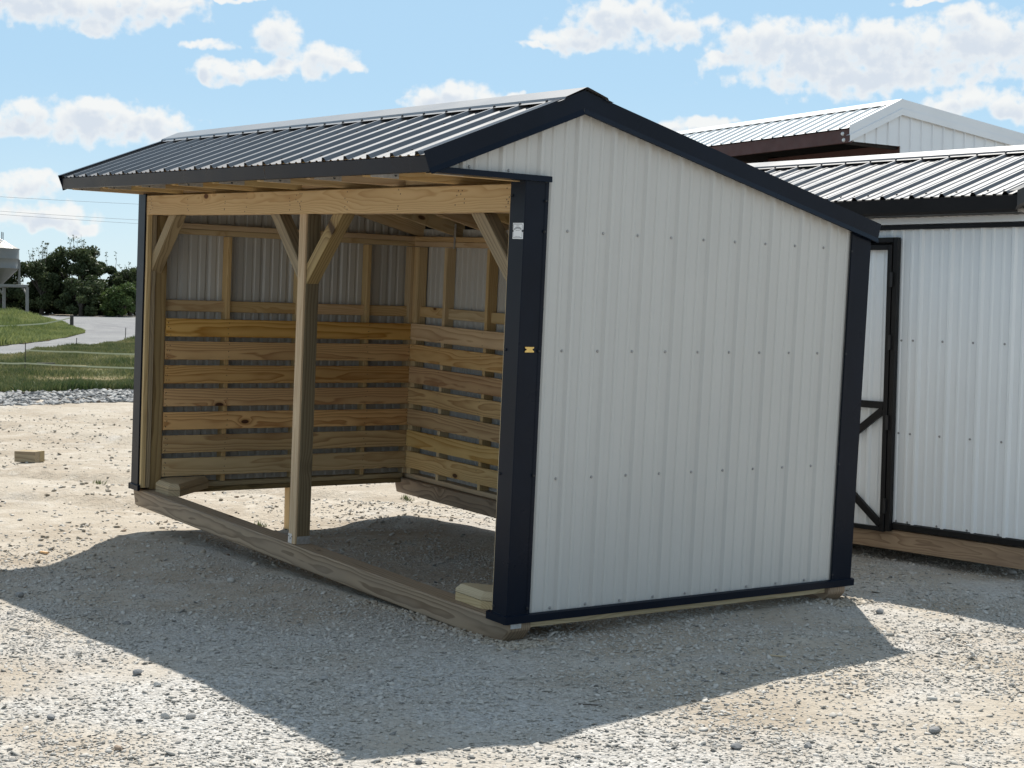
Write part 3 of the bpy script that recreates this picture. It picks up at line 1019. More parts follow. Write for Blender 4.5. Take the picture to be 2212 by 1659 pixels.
# front fascia in two lengths, rear fascia
for a, b in ((-L - 0.022, -1.667), (-1.663, 0.027)):
    sec = [(-0.560, 2.274), (-0.588, 2.2675), (-0.592, 2.265), (-0.580, 2.194), (-0.574, 2.192), (-0.566, 2.192)]
    o = prism('eave_trim', sec, 'x', a, b, MT['trim'], shed, closed=False)
prism('eave_trim', [(E_R - .04, roof_z(E_R - .04) - .004), (E_R - .012, roof_z(E_R) - .005), (E_R - .010, roof_z(E_R) - .09), (E_R - .05, roof_z(E_R) - .092)], 'x', -L - 0.022, 0.027, MT['trim'], shed, closed=False)
screws('eave_screw', [(-0.32 - 0.61 * k, -0.552, 2.188) for k in range(8)], (0, -.3, -1), MT['dark_screw'], shed, 0.008, 0.008)

# trusses: soffit chord, front and rear rafters, a nail plate at the heel
for k in range(9):
    x = -0.060 - (L - 0.12) / 8 * k
    board('soffit_chord', (x, -0.535, 2.2225), (x, 0.42, 2.2225), 0.070, 0.036, (0, 0, 1), MT['pine'], shed)
    yf = -0.40
    board('rafter', (x + .0005, yf, roof_z(yf) - .060), (x + .0005, PEAK_Y, PEAK_Z - .060), 0.084, 0.036, (0, 0, 1), MT['pine'], shed, cut1=(0, 1, 0))
    board('rafter', (x, PEAK_Y + .001, PEAK_Z - .064), (x, 2.44, roof_z(2.44) - .064), 0.120, 0.037, (0, 0, 1), MT['pine'], shed, cut0=(0, 1, 0), cut1=(0, 1, 0))
    prism('nail_plate', [(-.51, 2.189), (-.345, 2.189), (-.345, 2.246), (-.51, 2.246)], 'x', x + .0195, x + .0215, MT['galv'], shed)
for x in (-4.14, -0.93 - 2 * .61, -0.93):
    board('soffit_block', (x - .27, 0.06, 2.225), (x + .27, 0.06, 2.225), 0.06, 0.036, (0, 0, 1), MT['pine'], shed)
# a hurricane tie on the rear plate
hx = -0.060 - (L - 0.12) / 8 * 7
mesh_obj('rafter_tie', [(hx + .03, D - .105, 2.10), (hx + .06, D - .105, 2.10), (hx + .06, D - .108, 2.0), (hx + .03, D - .108, 2.0),
                        (hx + .035, D - .110, 1.90), (hx + .055, D - .110, 1.90)], [(0, 1, 2, 3), (3, 2, 5, 4)], MT['galv'], shed)
# roof purlins seen between the rafters
for y in (0.75, 1.25, 1.75, 2.2):
    board('purlin', (-L + 0.05, y, roof_z(y) - 0.016), (-0.05, y, roof_z(y) - 0.016), 0.085, 0.02, (0, 1, -RS), MT['pine'], shed)

# maker's label on the corner trim and the small brass catch
lab = prism('name_plate', [(-0.078, 1.986), (0.006, 1.986), (0.006, 1.908), (-0.078, 1.908)], 'y', -0.0125, -0.0155, MT['label'], shed)
lv, lf = [], []


def ink_rect(x0, z0, x1, z1, sk=0.0):
    k = len(lv)
    lv.extend([(x0, 0, z0), (x1, 0, z0 + sk), (x1, 0, z1 + sk), (x0, 0, z1)])
    lf.append((k, k + 1, k + 2, k + 3))


LX, LZ = -.036, 1.947
for (x0, z0, x1, z1) in ((-.036, .032, .036, .0345), (-.036, -.0345, .036, -.032), (-.0385, -.032, -.036, .032), (.036, -.032, .0385, .032)):
    ink_rect(LX + x0, LZ + z0, LX + x1, LZ + z1)
for i in range(11):                       # the arched row of block capitals, too small to read
    tt = (i - 5) / 5.0
    x = LX + tt * .028
    zc = LZ + .016 - .008 * tt * tt
    ink_rect(x - .0021, zc - .005, x - .0006, zc + .005)
    ink_rect(x + .0004, zc - .005, x + .0018, zc + .005)
    ink_rect(x - .0006, zc + .001, x + .0004, zc + .0045)
for zo, hw in ((.027, .012), (.002, .017), (-.027, .024)):
    n = int(hw / .0016)
    for i in range(n):
        x = LX - hw + 2 * hw * i / n
        ink_rect(x, LZ + zo - .0012, x + .0020, LZ + zo + .0012)
ink = mesh_obj('printing', [(x, -.0158, z) for (x, y, z) in lv], lf, MT['ink'], lab)
screws('plate_screw', [(-.077, -.0155, 1.947), (.005, -.0155, 1.947)], (0, -1, 0), MT['dark_screw'], shed, 0.006, 0.004)
cat_ = [(.026, 1.379)] + [(.077, 1.381)]
pl = [(0.024, 1.381), (0.078, 1.381), (0.078, 1.3745)] + [(0.078 - .010 * math.sin(math.pi * q / 6), 1.3745 - .013 * q / 6) for q in range(1, 6)] + \
     [(0.078, 1.3615), (0.078, 1.354), (0.024, 1.354), (0.024, 1.3615)] + [(0.024 + .010 * math.sin(math.pi * q / 6), 1.3615 + .013 * q / 6) for q in range(1, 6)] + [(0.024, 1.3745)]
prism('brass_plate', pl, 'x', 0.0125, 0.0165, MT['brass'], shed)
screws('trim_screw', [(0.012, 0.112, z) for z in (0.07, 0.74, 1.36, 1.95, 2.10)], (1, 0, 0), MT['dark_screw'], shed, .008, .007)
screws('trim_screw', [(-0.100, -0.0135, z) for z in (0.07, 0.74, 1.36, 2.12)], (0, -1, 0), MT['dark_screw'], shed, .008, .007)
screws('trim_screw', [(0.006, 2.312, z) for z in (0.07, 0.72, 1.36, 1.95)], (1, 0, 0), MT['dark_screw'], shed, .008, .007)

# ------------------------------------------------------------------ the neighbouring white shed
RF = [[0.9934942572908727, -0.11310864319780525, 0.013251247639710651],
      [0.11318352884670203, 0.9935613043274554, -0.0050421563773293855],
      [-0.012595615422246142, 0.006509176374723278, 0.9998994854959461]]
ws = thing('utility_shed', 'white ribbed metal shed with black framed door standing behind the grey shed', 'shed', (-0.74274, 3.84356, 0.15863), RF)
WL, WR, WD = -3.35, 0.874, 2.44
wb, wt = 0.0, 2.028
DL, DR, DT = -1.07, -0.118, 1.935      # door frame
for a, b in ((DR, 0.10), (0.10, WR)):
    sheet('wall_panel', (0, 0, 0), (1, 0, 0), (0, 0, 1), (0, -1, 0), a, b, wb, wt, MT['white_wall'], ws, 0.047, h=0.017)
sheet('wall_panel', (0, 0, 0), (1, 0, 0), (0, 0, 1), (0, -1, 0), DL, DR, DT, wt, MT['white_wall'], ws, 0.047, h=0.017)
for a, b in ((WL, -2.2), (-2.2, DL)):
    sheet('wall_panel', (0, 0, 0), (1, 0, 0), (0, 0, 1), (0, -1, 0), a, b, wb, wt, MT['white_wall'], ws, 0.047, h=0.017)
W_PY, W_PZ, W_S = 1.12, 2.598, 0.312
W_E = -0.17


def wroof(y):
    return W_PZ - W_S * abs(y - W_PY)


for xx, n in ((WR, 1), (WL, -1)):
    for a, b in ((0.0, 0.9), (0.9, 1.8), (1.8, 2.24)):
        sheet('wall_panel', (xx - n * .02, 0, 0), (0, 1, 0), (0, 0, 1), (n, 0, 0), a, b, wb, lambda u: wroof(u) - .03, MT['white_wall'], ws, 0.1, h=0.017, extra=(W_PY,))
sheet('wall_panel', (0, 2.24, 0), (1, 0, 0), (0, 0, 1), (0, 1, 0), WL, WR, wb, 2.22, MT['white_wall'], ws, 0.047, h=0.017)
# screws on the front wall
sp = []
for z in (1.2513, 0.6206, 0.02):
    sp += [(k * S9, -0.001, z) for k in range(0, 4)]
sp += [(-0.09, -0.001, z) for z in (1.25, .62, .02)]
sp += [(k * S9 - .02, -0.001, 2.0) for k in range(-1, 5)]
screws('wall_screw', sp, (0, -1, 0), MT['screw'], ws, 0.0085, 0.006)
# door
door = sheet('door', (0, -0.020, 0), (1, 0, 0), (0, 0, 1), (0, -1, 0), DL + .06, DR - .058, -0.03, 1.882, MT['white_wall'], ws, -0.317, h=0.014)
BT = MT['bronze_trim']


def dbar(name, p0, p1, w, par=door, y=-0.050, t=0.028):
    return board(name, (p0[0], y, p0[1]), (p1[0], y, p1[1]), w, t, (0, 0, 1) if abs(p1[0] - p0[0]) > abs(p1[1] - p0[1]) else (1, 0, 0), BT, par, c=0.002)


dbar('door_stile', (DR - .045, -0.058), (DR - .045, 1.895), 0.034)
dbar('door_stile', (DL + .045, -0.058), (DL + .045, 1.895), 0.034)
dbar('door_rail', (DL + .063, 1.878), (DR - .063, 1.878), 0.034)
dbar('door_rail', (DL + .063, 0.806), (DR - .063, 0.806), 0.048)
dbar('door_rail', (DL + .063, -0.042), (DR - .063, -0.042), 0.030)
dbar('door_brace', (DR - .066, 0.775), (DL + .40, 0.402), 0.048, y=-0.049)
dbar('door_brace', (DR - .066, -0.010), (DL + .40, 0.375), 0.048, y=-0.0485)
for z in (1.66, 1.235, 0.69, 0.12):
    prism('hinge', [(DR - .034, z - .05), (DR - .012, z - .05), (DR - .012, z + .05), (DR - .034, z + .05)], 'y', -0.072, -0.052, MT['black'], door)
board('door_frame', (DR - .004, -0.040, -0.05), (DR - .004, -0.040, 1.945), 0.036, 0.034, (1, 0, 0), BT, ws, c=.002)
board('door_frame', (DL + .004, -0.040, -0.05), (DL + .004, -0.040, 1.945), 0.036, 0.034, (1, 0, 0), BT, ws, c=.002)
board('door_frame', (DL + .024, -0.040, 1.928), (DR - .024, -0.040, 1.928), 0.034, 0.034, (0, 0, 1), BT, ws, c=.002)
# black sheet that paints the shade in the gaps around the door
prism('door_gap_shade', [(DL, -0.05), (DR, -0.05), (DR, 1.93), (DL, 1.93)], 'y', 0.004, 0.012, MT['black'], ws)
prism('base_trim', [(-.008, .012), (-.028, .004), (-.028, -.034), (-.004, -.036)], 'x', DR + .015, WR + .01, BT, ws)
prism('base_trim', [(-.008, .012), (-.028, .004), (-.028, -.034), (-.004, -.036)], 'x', WL - .01, DL - .015, BT, ws)
prism('base_trim', [(WR + .008, .012), (WR + .028, .004), (WR + .028, -.034), (WR + .004, -.036)], 'y', -.026, 2.27, BT, ws)
prism('head_trim', [(-.004, 2.028), (-.032, 2.026), (-.034, 1.998), (-.006, 1.996)], 'x', WL, WR + .01, BT, ws)
prism('soffit_strip', [(-.012, 2.072), (-.030, 2.072), (-.034, 2.032), (-.012, 2.030)], 'x', WL, WR + .01, MT['white_wall'], ws)
board('skid', (WL, 0.03, -0.112), (WR + .02, 0.03, -0.112), 0.135, 0.09, (0, 0, 1), MT['far_skid'], ws)
board('skid', (WL, 2.15, -0.112), (WR + .02, 2.15, -0.112), 0.135, 0.09, (0, 0, 1), MT['skid'], ws)
for x in (-2.9, -1.6, 0.35):
    board('floor_joist', (x, 0.08, -0.11), (x, 2.10, -0.11), 0.13, 0.04, (0, 0, 1), MT['dark_treated'], ws)
nw = math.hypot(1, W_S)
px_ = [WL - .03 + 0.9144 * k for k in range(5)] + [WR - .040]
for a, b in zip(px_[:-1], px_[1:]):
    sheet('roof_panel', (0, W_PY, W_PZ), (1, 0, 0), (0, -1 / nw, -W_S / nw), (0, -W_S / nw, 1 / nw), a, b, 0.03, (W_PY - W_E) * nw, MT['roof2'], ws, -0.160, h=0.020)
    sheet('roof_panel', (0, W_PY, W_PZ), (1, 0, 0), (0, 1 / nw, -W_S / nw), (0, W_S / nw, 1 / nw), a, b, 0.03, 1.29 * nw, MT['roof2'], ws, -0.160, h=0.020)
sec = [(W_PY - .165, wroof(W_PY - .165) + .023), (W_PY - .128, wroof(W_PY - .128) + .023), (W_PY - .120, wroof(W_PY - .120) + .034), (W_PY, W_PZ + .044),
       (W_PY + .120, wroof(W_PY + .120) + .034), (W_PY + .128, wroof(W_PY + .128) + .023), (W_PY + .165, wroof(W_PY + .165) + .023)]
prism('ridge_cap', sec, 'x', WL - .06, WR - .01, MT['roof2'], ws, closed=False)
screws('ridge_screw', [(-0.160 + S9 * k, W_PY - .150, wroof(W_PY - .150) + .023) for k in range(-14, 5)], (0, -W_S, 1), MT['dark_screw'], ws, .008, .012)
screws('roof_screw', [(-0.160 + S9 * k + d, W_E + .10, wroof(W_E + .10) + .001) for k in range(-14, 4) for d in (.045, .16)], (0, -W_S, 1), MT['dark_screw'], ws, .008, .008)
ze = wroof(W_E)
prism('eave_trim', [(W_E + .05, ze + .012), (W_E - .006, ze - .006), (W_E + .002, ze - .094), (W_E + .010, ze - .112), (W_E + .15, ze - .116)], 'x', WL - .02, WR - .034, BT, ws, closed=False)
for xo, s in ((WR - .024, 1), (WL - .032, -1)):
    for sg in (-1, 1):
        v = []
        ye = W_E - .02 if sg < 0 else 2 * W_PY - W_E + .02
        for (y, z) in ((W_PY, W_PZ), (ye, wroof(ye))):
            v += [(xo - s * .06, y, z + .024), (xo, y, z + .026), (xo, y, z - .07), (xo - s * .012, y, z - .098)]
        mesh_obj('rake_trim', v, [(0, 1, 5, 4), (1, 2, 6, 5), (2, 3, 7, 6)], BT, ws)

# ------------------------------------------------------------------ the white steel barn further back
ca, sa = math.cos(R(-2)), math.sin(R(-2))
barn = thing('steel_barn', 'tall white metal barn with red iron eave beam and dark open front', 'barn', (-13.99, 17.59, GZ), [[ca, -sa, 0], [sa, ca, 0], [0, 0, 1]])
BZ = -GZ
bE, bP = 5.19 + BZ, 5.77 + BZ
BPY, BRY = 1.32, 6.6
bfs, brs = 0.58 / 1.32, 0.108
BLN = -22.0


def broof(y):
    return bP - bfs * (BPY - y) if y < BPY else bP - brs * (y - BPY)


bn1, bn2 = math.hypot(1, bfs), math.hypot(1, brs)
for k in range(6):
    a, b = BLN / 6 * (k + 1), BLN / 6 * k
    sheet('roof_panel', (0, BPY, bP), (1, 0, 0), (0, -1 / bn1, -bfs / bn1), (0, -bfs / bn1, 1 / bn1), a, b, 0.0, (BPY + .05) * bn1, MT['barn_roof'], barn, -0.2, pitch=0.305, h=0.032, minor=False)
    sheet('roof_panel', (0, BPY, bP), (1, 0, 0), (0, 1 / bn2, -brs / bn2), (0, brs / bn2, 1 / bn2), a, b, 0.0, (BRY - BPY) * bn2, MT['barn_roof'], barn, -0.2, pitch=0.305, h=0.032, minor=False)
prism('ridge_cap', [(BPY - .22, broof(BPY - .22) + .036), (BPY, bP + .055), (BPY + .22, broof(BPY + .22) + .036)], 'x', BLN, 0.06, MT['barn_roof'], barn, closed=False)
for (y0, y1) in ((-0.06, BPY), (BPY, BRY + .1)):
    for (o1, t0, t1) in ((0.06, .05, -.13), (0.075, -.13, -.25)):
        mesh_obj('rake_trim', [(o1, y0, broof(y0) + t0), (o1, y1, broof(y1) + t0), (o1, y1, broof(y1) + t1), (o1, y0, broof(y0) + t1),
                               (o1 - .1, y0, broof(y0) + t0), (o1 - .1, y1, broof(y1) + t0), (o1 - .04, y1, broof(y1) + t1), (o1 - .04, y0, broof(y0) + t1)],
                 [(0, 1, 2, 3), (0, 4, 5, 1), (3, 2, 6, 7)], MT['barn_wall'], barn)
zs = 4.93 + BZ
for a, b in ((0.0, 1.33), (1.33, 3.9), (3.9, BRY)):
    sheet('wall_panel', (0.0, 0, 0), (0, 1, 0), (0, 0, 1), (1, 0, 0), a, b, (zs if b < 1.4 else 0.0), lambda u: broof(u) - .16, MT['barn_wall'], barn, 0.1, pitch=0.305, h=0.03, minor=False)
sheet('wall_panel', (0, BRY, 0), (1, 0, 0), (0, 0, 1), (0, 1, 0), BLN, 0, 0.0, broof(BRY) - .1, MT['barn_wall'], barn, 0.1, pitch=0.305, h=0.03, minor=False)
sheet('wall_panel', (BLN, 0, 0), (0, 1, 0), (0, 0, 1), (-1, 0, 0), 1.33, BRY, 0.0, lambda u: broof(u) - .16, MT['barn_wall'], barn, 0.1, pitch=0.305, h=0.03, minor=False)
board('eave_beam', (BLN, 0.02, bE - .16), (0.02, 0.02, bE - .16), 0.25, 0.07, (0, 0, 1), MT['red_iron'], barn)
board('header_beam', (BLN, 1.42, zs - .10), (-.02, 1.42, zs - .10), 0.30, 0.12, (0, 0, 1), MT['red_iron'], barn)
for k in range(5):
    x = -0.11 + BLN * .985 / 4 * k
    board('column', (x, 1.40, 0), (x, 1.40, zs - .26), 0.2, 0.2, (1, 0, 0), MT['red_iron'], barn)
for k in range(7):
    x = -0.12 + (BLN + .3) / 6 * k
    board('rafter_beam', (x, 0.06, zs + .04), (x, BRY - .1, zs - .02), 0.16, 0.1, (0, 0, 1), MT['barn_shade'], barn)  # beams coloured near-black, the barn's inner shade painted on
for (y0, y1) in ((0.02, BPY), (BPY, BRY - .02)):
    mesh_obj('roof_shade_sheet', [(BLN + .03, y0, broof(y0) - .05), (-.03, y0, broof(y0) - .05), (-.03, y1, broof(y1) - .05), (BLN + .03, y1, broof(y1) - .05)], [(0, 1, 2, 3)], MT['barn_shade'], barn)  # added sheets under the roof, shade of the open front painted near-black
mesh_obj('wall_shade_sheet', [(BLN + .03, BRY - .06, 0), (-.03, BRY - .06, 0), (-.03, BRY - .06, broof(BRY) - .1), (BLN + .03, BRY - .06, broof(BRY) - .1)], [(0, 1, 2, 3)], MT['barn_shade'], barn)  # added sheet on the rear wall, inner shade painted near-black
mesh_obj('wall_shade_sheet', [(-.03, 1.5, 0), (-.03, BRY - .07, 0), (-.03, BRY - .07, zs), (-.03, 1.5, zs)], [(0, 1, 2, 3)], MT['barn_shade'], barn)  # added sheet on the end wall, same painted shade
screws('bolt', [(-0.16, -0.016, bE - .11), (-0.13, -0.016, bE - .23)], (0, -1, 0), MT['galv'], barn, 0.045, 0.02)

# ------------------------------------------------------------------ feed bin on stilts
sx, sy = -67.17, 18.42
sz = 1.62
silo = thing('feed_bin', 'white galvanised feed bin with cone roof and hopper on square legs', 'feed bin', (sx, sy, sz))


def lathe(name, prof, n, m, parent, smooth=True):
    v, f = [], []
    for (r, z) in prof:
        for j in range(n):
            q = 2 * math.pi * j / n
            v.append((r * math.cos(q), r * math.sin(q), z))
    for i in range(len(prof) - 1):
        for j in range(n):
            f.append((i * n + j, i * n + (j + 1) % n, (i + 1) * n + (j + 1) % n, (i + 1) * n + j))
    return mesh_obj(name, v, f, m, parent, smooth=smooth)


zc = 4.51 - sz
lathe('bin_wall', [(0.91, zc - .92), (0.925, zc - .91), (0.91, zc - .90), (0.91, zc - .48), (0.922, zc - .46), (0.91, zc - .44), (0.91, zc)], 28, MT['bin'], silo)
lathe('bin_roof', [(0.94, zc - .02), (0.94, zc + .01), (0.16, zc + .42), (0.15, zc + .44), (0.02, zc + .50)], 14, MT['bin'], silo, smooth=False)
lathe('hopper', [(0.905, zc - .90), (0.14, zc - 1.68), (0.13, zc - 1.80)], 24, MT['bin'], silo)
zt = 2.80 - sz
for q in range(4):
    a = R(45 + 90 * q + 17)
    board('bin_leg', (.92 * math.cos(a), .92 * math.sin(a), zt + .04), (.92 * math.cos(a), .92 * math.sin(a), zc - .5), .085, .085, (1, 0, 0), MT['bin'], silo)
    a2 = a + R(90)
    c1, c2 = Vector((1.28 * math.cos(a), 1.28 * math.sin(a), zt)), Vector((1.28 * math.cos(a2), 1.28 * math.sin(a2), zt))
    board('stand_beam', c1, c2, .12, .09, (0, 0, 1), MT['bin'], silo)
    board('stand_leg', (c1.x, c1.y, -.35), (c1.x, c1.y, zt - .06), .12, .12, (1, 0, 0), MT['bin'], silo)
    board('stand_brace', c1 + Vector((0, 0, -.45)), c1.lerp(c2, .2) + Vector((0, 0, -.04)), .07, .07, (0, 0, 1), MT['bin'], silo)
tubes_obj('vent_pipe', [([(.12, .1, zc + .45), (.12, .1, zc + .78)], [.025, .025], 6), ([(.20, .14, zc + .36), (.20, .14, zc + .76)], [.02, .02], 6)], MT['wire'], silo)
ang = R(-38)
prism('roof_ladder', [(-.07, 0), (.07, 0), (.07, .03), (-.07, .03)], 'y', 0.2, 0.92, MT['label'], silo).matrix_local = \
    Matrix.Translation((0, 0, zc + .495)) @ Matrix.Rotation(R(-62), 4, 'Z') @ Matrix.Rotation(R(-27.7), 4, 'X')


# ------------------------------------------------------------------ vegetation
def leaf_cloud(centres, radii, n, size, squash=0.75):
    """n small leaf quads scattered through clumps"""
    k = rng.integers(0, len(centres), n)
    d = rng.normal(size=(n, 3))
    d /= np.linalg.norm(d, axis=1)[:, None]
    rr = radii[k] * rng.random(n) ** 0.45
    P = centres[k] + d * rr[:, None] * np.array([1, 1, squash])
    a = rng.normal(size=(n, 3))
    a /= np.linalg.norm(a, axis=1)[:, None]
    b = np.cross(a, rng.normal(size=(n, 3)))
    b /= np.linalg.norm(b, axis=1)[:, None]
    s = size * (0.6 + 0.8 * rng.random(n))
    a = a * s[:, None]
    b = b * (s * 0.55)[:, None]
    V = np.stack([P - a, P + b, P + a, P - b], 1).reshape(-1, 3)
    F = np.arange(4 * n).reshape(n, 4)
    ctone = rng.random(len(centres))
    tone = np.clip(0.55 * ctone[k] + 0.45 * rng.random(n), 0, 1)
    return V, F, np.repeat(tone, 4)


def tree(name, label, x, y, h, w, nleaf, m, seed, size=0.095, low=0.0, twigs=10, group='trees along the far side of the gravel road'):
    rs = np.random.default_rng(seed)
    z0 = float(terrain(x, y, False)) - 0.05
    t = thing(name, label, 'tree', (x, y, z0), group=group)
    lim = []
    trunk_top = Vector((rs.normal() * .2, rs.normal() * .2, h * .42))
    lim.append(([(0, 0, 0), (trunk_top.x * .5, trunk_top.y * .5, h * .22), tuple(trunk_top)], [.16, .12, .08], 7))
    cen, rad = [], []
    ends = []
    for i in range(9):
        q = i / 9 * 2 * math.pi + rs.random()
        r = w * .5 * (.35 + .5 * rs.random())
        e = Vector((r * math.cos(q), r * math.sin(q), h * (.35 + .55 * rs.random())))
        s = Vector((0, 0, h * (.08 + .25 * rs.random())))
        mid = s.lerp(e, .5) + Vector((rs.normal() * .15, rs.normal() * .15, .2))
        lim.append(([tuple(s), tuple(mid), tuple(e)], [.07, .05, .02], 5))
        ends.append(e)
    tubes_obj('trunk', lim, MT['bark'], t)
    for e in ends:
        cen.append(tuple(e))
        rad.append(w * .16 * (.8 + .5 * rs.random()))
    for i in range(26):
        q = rs.random() * 2 * math.pi
        zz = h * (low + (1.0 - low) * (0.08 + .78 * rs.random()))
        prof = math.sin(math.pi * min(1, max(.12, (zz / h) * .80 + .16))) ** .6
        r = w * .5 * prof * math.sqrt(rs.random())
        cen.append((r * math.cos(q), r * math.sin(q), zz))
        rad.append(w * (.09 + .09 * rs.random()))
    V, F, tone = leaf_cloud(np.array(cen), np.array(rad), int(nleaf * 1.6), size)
    V[:, 2] = np.maximum(V[:, 2], 0.02)
    # thin shoots above the crown
    shoots = []
    sc, sr = [], []
    for i in range(twigs):
        q = rs.random() * 2 * math.pi
        r = w * .36 * rs.random()
        b = Vector((r * math.cos(q), r * math.sin(q), h * .78))
        e = b + Vector((rs.normal() * .18, rs.normal() * .18, h * (.12 + .22 * rs.random())))
        shoots.append(([tuple(b), tuple(b.lerp(e, .5) + Vector((rs.normal() * .05, rs.normal() * .05, 0))), tuple(e)], [.018, .012, .006], 4))
        for f_ in (.5, .75, .95):
            sc.append(tuple(b.lerp(e, f_)))
            sr.append(.13)
    if twigs:
        tubes_obj('shoots', shoots, MT['bark'], t)
        V2, F2, t2 = leaf_cloud(np.array(sc), np.array(sr), twigs * 16, size * .6)
        F = np.concatenate([F, F2 + len(V)])
        V = np.concatenate([V, V2])
        tone = np.concatenate([tone, t2])
    big_mesh('crown', V, F, m, t, tone=tone)
    return t


tree('bushy_tree', 'dark bushy tree standing just right of the feed bin', -93.06, 29.2, 4.3, 3.4, 9000, MT['leaf'], 1)
tree('bushy_tree', 'tallest dark tree with thin bare shoots above its crown', -92.4, 31.2, 4.7, 3.6, 10000, MT['leaf'], 2, twigs=16)
tree('bushy_tree', 'round dark tree with sky showing through, right of the tallest tree', -92.2, 33.0, 4.0, 3.2, 8000, MT['leaf'], 3, twigs=8)
tree('bushy_tree', 'dark tree half hidden by the left end of the grey shed', -91.6, 34.6, 3.2, 3.4, 7000, MT['leaf'], 4, twigs=5)
tree('bushy_tree', 'dark tree right behind the feed bin at the left edge', -94.2, 27.0, 3.9, 3.6, 8000, MT['leaf'], 5)
tree('leafy_bush', 'lighter green low bush in front of the dark trees', -88.6, 32.7, 2.1, 2.6, 4500, MT['leaf2'], 6, twigs=0)
tree('leafy_bush', 'low dark olive bush in front of the tallest tree', -89.8, 30.6, 2.6, 2.8, 5000, MT['leaf'], 7, twigs=3)
# the dense scrub that closes the view under the crowns
n = 42
cx_ = np.linspace(-97.5, -90.5, n) - 1.5
cy_ = np.linspace(21, 41, n)
cen = np.stack([cx_ + rng.normal(size=n) * .8, cy_ + rng.normal(size=n) * .3, 1.35 + .5 + rng.random(n) * 1.2], 1)
Vv, Ff, tn = leaf_cloud(cen, np.full(n, 1.05), 42000, 0.12, 1.0)
Vv[:, 2] = np.maximum(Vv[:, 2], 1.12)
big_mesh('undergrowth', Vv, Ff, MT['leaf'], tone=tn * .5, kind='stuff')


def blades(name, az0, az1, dfun, n, hlo, hhi, wid, m, clump=1.0, tone_bias=0.0, patch=True):
    A = rng.uniform(az0, az1, n)
    T = rng.random(n)
    lo, hi = dfun(A)
    Dd = np.sqrt(lo ** 2 + (hi ** 2 - lo ** 2) * T)
    x = CAM[0] + Dd * np.cos(np.radians(A))
    y = CAM[1] + Dd * np.sin(np.radians(A))
    pn = (np.sin(x * .9 + 2 * np.sin(y * .6)) * np.sin(y * 1.1 + 1.5 * np.sin(x * .5)) + .5 * np.sin(x * 2.7 + y * 1.9) * np.sin(y * 2.9 - x)) * .5 + .5
    dirt = np.exp(-(((x + 28.3) / 1.6) ** 2 + ((y - 7.9) / 1.3) ** 2))
    keep = rng.random(n) < (np.clip(.35 + .8 * pn, 0, 1) * (1 - .96 * dirt) if patch else 1.0)
    x, y, pn = x[keep], y[keep], pn[keep]
    n = len(x)
    z = terrain(x, y) + .03
    h = rng.uniform(hlo, hhi, n) * (.5 + .8 * pn) * clump
    q = rng.uniform(0, 2 * np.pi, n)
    if name == 'tall_grass':
        az_ = np.degrees(np.arctan2(y - CAM[1], x - CAM[0]))
        h = h * (.32 + .9 * np.exp(-((az_ - 163.2) / 1.3) ** 2))
    lean = rng.normal(size=(n, 2)) * .35 * h[:, None]
    wx_, wy_ = np.cos(q) * wid, np.sin(q) * wid
    V = np.empty((n, 5, 3))
    V[:, 0] = np.stack([x - wx_, y - wy_, z], 1)
    V[:, 1] = np.stack([x + wx_, y + wy_, z], 1)
    mx, my = x + lean[:, 0] * .4, y + lean[:, 1] * .4
    V[:, 2] = np.stack([mx + wx_ * .8, my + wy_ * .8, z + h * .6], 1)
    V[:, 3] = np.stack([mx - wx_ * .8, my - wy_ * .8, z + h * .6], 1)
    V[:, 4] = np.stack([x + lean[:, 0], y + lean[:, 1], z + h], 1)
    b = np.arange(n) * 5
    F = np.concatenate([np.stack([b, b + 1, b + 2], 1), np.stack([b, b + 2, b + 3], 1), np.stack([b + 3, b + 2, b + 4], 1)])
    tone = np.clip(.25 + .5 * (1 - pn) + rng.normal(size=n) * .18 + tone_bias, 0, 1)
    return big_mesh(name, V.reshape(-1, 3), F, m, tone=np.repeat(tone, 5), kind='stuff')


mo = np.argsort(M_AZ)
ko = np.argsort(K_AZ)
mdf = lambda A: (np.interp(A, np.array(M_AZ)[mo], np.array(M_N)[mo]) - .2, np.interp(A, np.array(M_AZ)[mo], np.array(M_F)[mo]) + .3)
kdf = lambda A: (np.interp(A, np.array(K_AZ)[ko], np.array(K_N)[ko]), np.interp(A, np.array(K_AZ)[ko], np.array(K_F)[ko]))
blades('grass', 156.5, 164.5, mdf, 62000, .04, .13, .011, MT['grass'])
edf = lambda A: (np.interp(A, np.array(M_AZ)[mo], np.array(M_N)[mo]) - .3, np.interp(A, np.array(M_AZ)[mo], np.array(M_N)[mo]) + 2.2)
blades('edge_grass', 156.5, 164.5, edf, 16000, .06, .16, .011, MT['grass'], tone_bias=-.25, patch=False)
rdf = lambda A: (np.interp(A, np.array(M_AZ)[mo], np.array(M_F)[mo]) - 7, np.interp(A, np.array(M_AZ)[mo], np.array(M_F)[mo]) + .6)
blades('verge_grass', 156.5, 162.0, rdf, 12000, .04, .12, .013, MT['grass'], tone_bias=-.05)
blades('tall_grass', 159.8, 166, kdf, 52000, .14, .40, .018, MT['tallgrass'], patch=False, tone_bias=.1)

